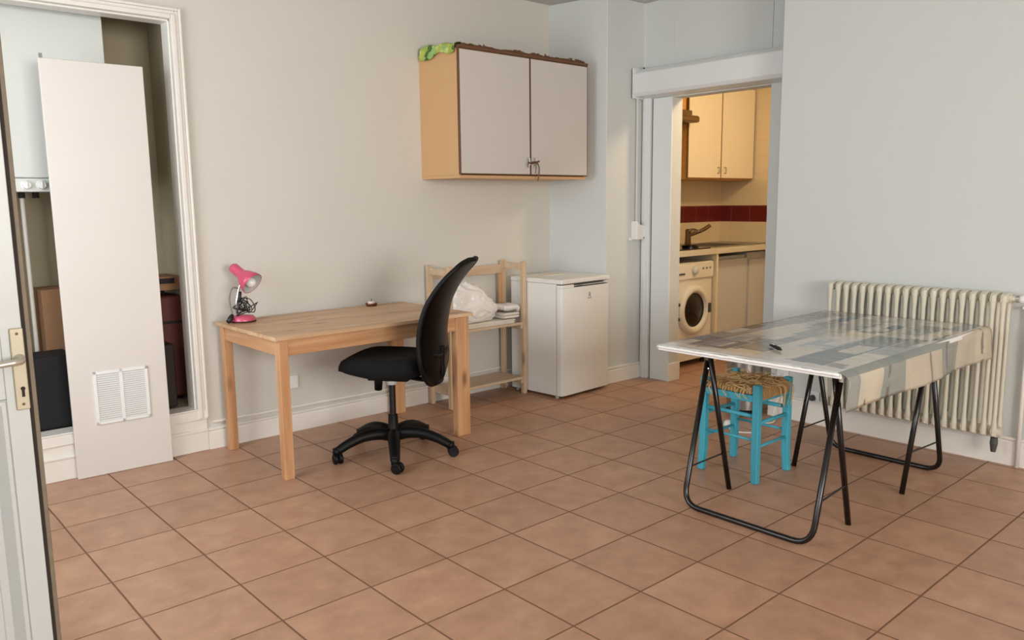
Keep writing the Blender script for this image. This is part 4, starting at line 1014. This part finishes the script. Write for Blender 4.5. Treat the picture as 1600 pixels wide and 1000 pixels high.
for k in (0, 1):
    for z, h in ((.335, .011), (.215, .007)):
        mb = MB(); mb.tube([(xx[k], qy0+lw-.002, z), (xx[k], cym, z), (xx[k], qy1-lw+.002, z)], [h*.9, h, h*.9], 10); mb.build('rung', M['teal'], t, smooth=True)
    for z, h in ((.30, .010), (.18, .008)):
        mb = MB(); mb.tube([(qx0+lw-.002, yy[k], z), (cxm, yy[k], z), (qx1-lw+.002, yy[k], z)], [h*.9, h, h*.9], 10); mb.build('rung', M['teal'], t, smooth=True)
    mb = MB(); mb.box((xx[k]-.013, qy0+lw, .405), (xx[k]+.013, qy1-lw, .44)); mb.build('seat_rail', M['teal'], t, bevel=.004)
    mb = MB(); mb.box((qx0+lw, yy[k]-.013, .405), (qx1-lw, yy[k]+.013, .44)); mb.build('seat_rail', M['teal'], t, bevel=.004)
mb = MB(); rnd = random.Random(11)
nc = 19
for side in range(4):
    for k in range(nc):
        f = (k+.5)/nc*2-1; a = abs(f)
        hx, hy = (qx1-qx0)/2-.004, (qy1-qy0)/2-.004
        jz = rnd.uniform(-.005, .006); rr = rnd.uniform(.0072, .0098)
        if a > .9: jz -= .01
        lim = lw/hx if side < 2 else lw/hy
        def pt(d, z):   # d: 1 at the rail, 0 at the centre
            if side == 0: return (cxm+f*hx*.97, cym-d*hy, z)
            if side == 1: return (cxm+f*hx*.97, cym+d*hy, z)
            if side == 2: return (cxm-d*hx, cym+f*hy*.97, z)
            return (cxm+d*hx, cym+f*hy*.97, z)
        if a > .79: edge = .80
        else: edge = 1.0
        inner = max(a, .02)
        if inner >= edge: continue
        pts = []
        if edge == 1.0: pts += ([pt(.985, .447), pt(1.0, .455), pt(.97, .464+jz)] if side == 2 else [pt(.94, .418), pt(1.0, .428), pt(1.01, .445), pt(.97, .462+jz)])
        pts += [pt(edge*.94, .468+jz), pt((inner+edge)/2, .47+jz+rnd.uniform(-.003, .005)), pt(inner, .464+jz)]
        mb.tube(smooth_path(pts, 3), rr, 6)
mb.build('rush_seat', M['rush'], t, smooth=True)
mb = MB()
for k in range(64):
    x = rnd.uniform(qx0+.01, qx1-.01); y = rnd.uniform(qy0+.005, qy1-.02); a = rnd.uniform(0, 2*PI); l = rnd.uniform(.06, .17)
    p0 = Vector((x, y, .474)); p1 = p0+Vector((math.cos(a)*l*.4, math.sin(a)*l*.4, rnd.uniform(.002, .018))); p2 = p0+Vector((math.cos(a+.5)*l*.8, math.sin(a+.5)*l*.8, rnd.uniform(-.004, .012)))
    def cl_(p):
        return Vector((min(max(p.x, qx0-.02), qx1+.02), min(max(p.y, qy0-.025), qy1+.01), p.z))
    mb.tube(smooth_path([p0, cl_(p1), cl_(p2)], 4), rnd.uniform(.0014, .0034), 5)
for k in range(11):
    x = rnd.uniform(cxm-.02, qx1-.03); y = qy0-.006
    z1 = rnd.uniform(.34, .42)
    mb.tube(smooth_path([(x-.03, y+.05, .476), (x, y-.004, .47), (x+.012, y-.016, .44), (x+rnd.uniform(-.015, .02), y-.012, z1)], 5), .0017, 5)
for k in range(9):
    y = rnd.uniform(qy0+.05, qy1-.05); x = qx0-.004
    mb.tube(smooth_path([(x+.05, y-.03, .476), (x+.004, y, .468), (x-.012, y+.01, .445), (x-.008, y+rnd.uniform(-.02, .02), rnd.uniform(.40, .43))], 5), .0018, 5)
mb.build('frayed_strands', M['rushl'], t, smooth=True)

# ------------------------------------------------------------------ light
def area(name, loc, target, sx, sy, power, col):
    d = bpy.data.lights.new(name, 'AREA'); d.shape = 'RECTANGLE'; d.size = sx; d.size_y = sy; d.energy = power; d.color = col
    o = bpy.data.objects.new(name, d); COL.objects.link(o); o.location = loc
    o.rotation_euler = (Vector(target)-Vector(loc)).to_track_quat('-Z', 'Y').to_euler(); return o
area('window_daylight', (WX-.2, (wy0+wy1)/2, (wz0+wz1)/2), (3, -.9, .9), 1.5, 1.5, 62, (.89, .95, 1.0))
area('second_window_daylight', (WX-.2, (rx0+rx1)/2, (rz0+rz1)/2), (3, -1.2, .8), 1.5, 1.5, 34, (.90, .95, 1.0))
area('rear_window_daylight', ((bx0+bx1)/2, -7.8, (bz0+bz1)/2), (.8, 0, 1.2), 2.2, 1.7, 245, (1, .965, .915))
p = bpy.data.lights.new('kitchen_lamp', 'POINT'); p.energy = 38; p.color = (1, .74, .44); p.shadow_soft_size = .09
o = bpy.data.objects.new('kitchen_lamp', p); COL.objects.link(o); o.location = (4.72, -1.05, 2.45)
w = bpy.data.worlds.new('World'); bpy.context.scene.world = w; w.use_nodes = True
bg = w.node_tree.nodes['Background']; bg.inputs[0].default_value = (.82, .9, 1, 1); bg.inputs[1].default_value = .8

# ------------------------------------------------------------------ camera
cam = bpy.data.cameras.new('camera'); co = bpy.data.objects.new('camera', cam); COL.objects.link(co)
yaw, pitch, roll = .843269176, .148114564, -.0112695656
f = Vector((math.cos(yaw)*math.cos(pitch), math.sin(yaw)*math.cos(pitch), -math.sin(pitch)))
r = Vector((math.sin(yaw), -math.cos(yaw), 0)); u = r.cross(f)
r2 = math.cos(roll)*r+math.sin(roll)*u; u2 = -math.sin(roll)*r+math.cos(roll)*u
R = Matrix((r2, u2, -f)).transposed()
co.matrix_world = Matrix.Translation((-2.13728287*T, -10.9338268*T, 4.01989826*T)) @ R.to_4x4()
cam.sensor_width = 36; cam.lens = 1246.26664/1600*36; cam.clip_start = .05
sc = bpy.context.scene; sc.camera = co
sc.view_settings.view_transform = 'Standard'; sc.view_settings.look = 'None'; sc.view_settings.gamma = 1; sc.view_settings.use_curve_mapping = False
sc.view_settings.exposure = .1
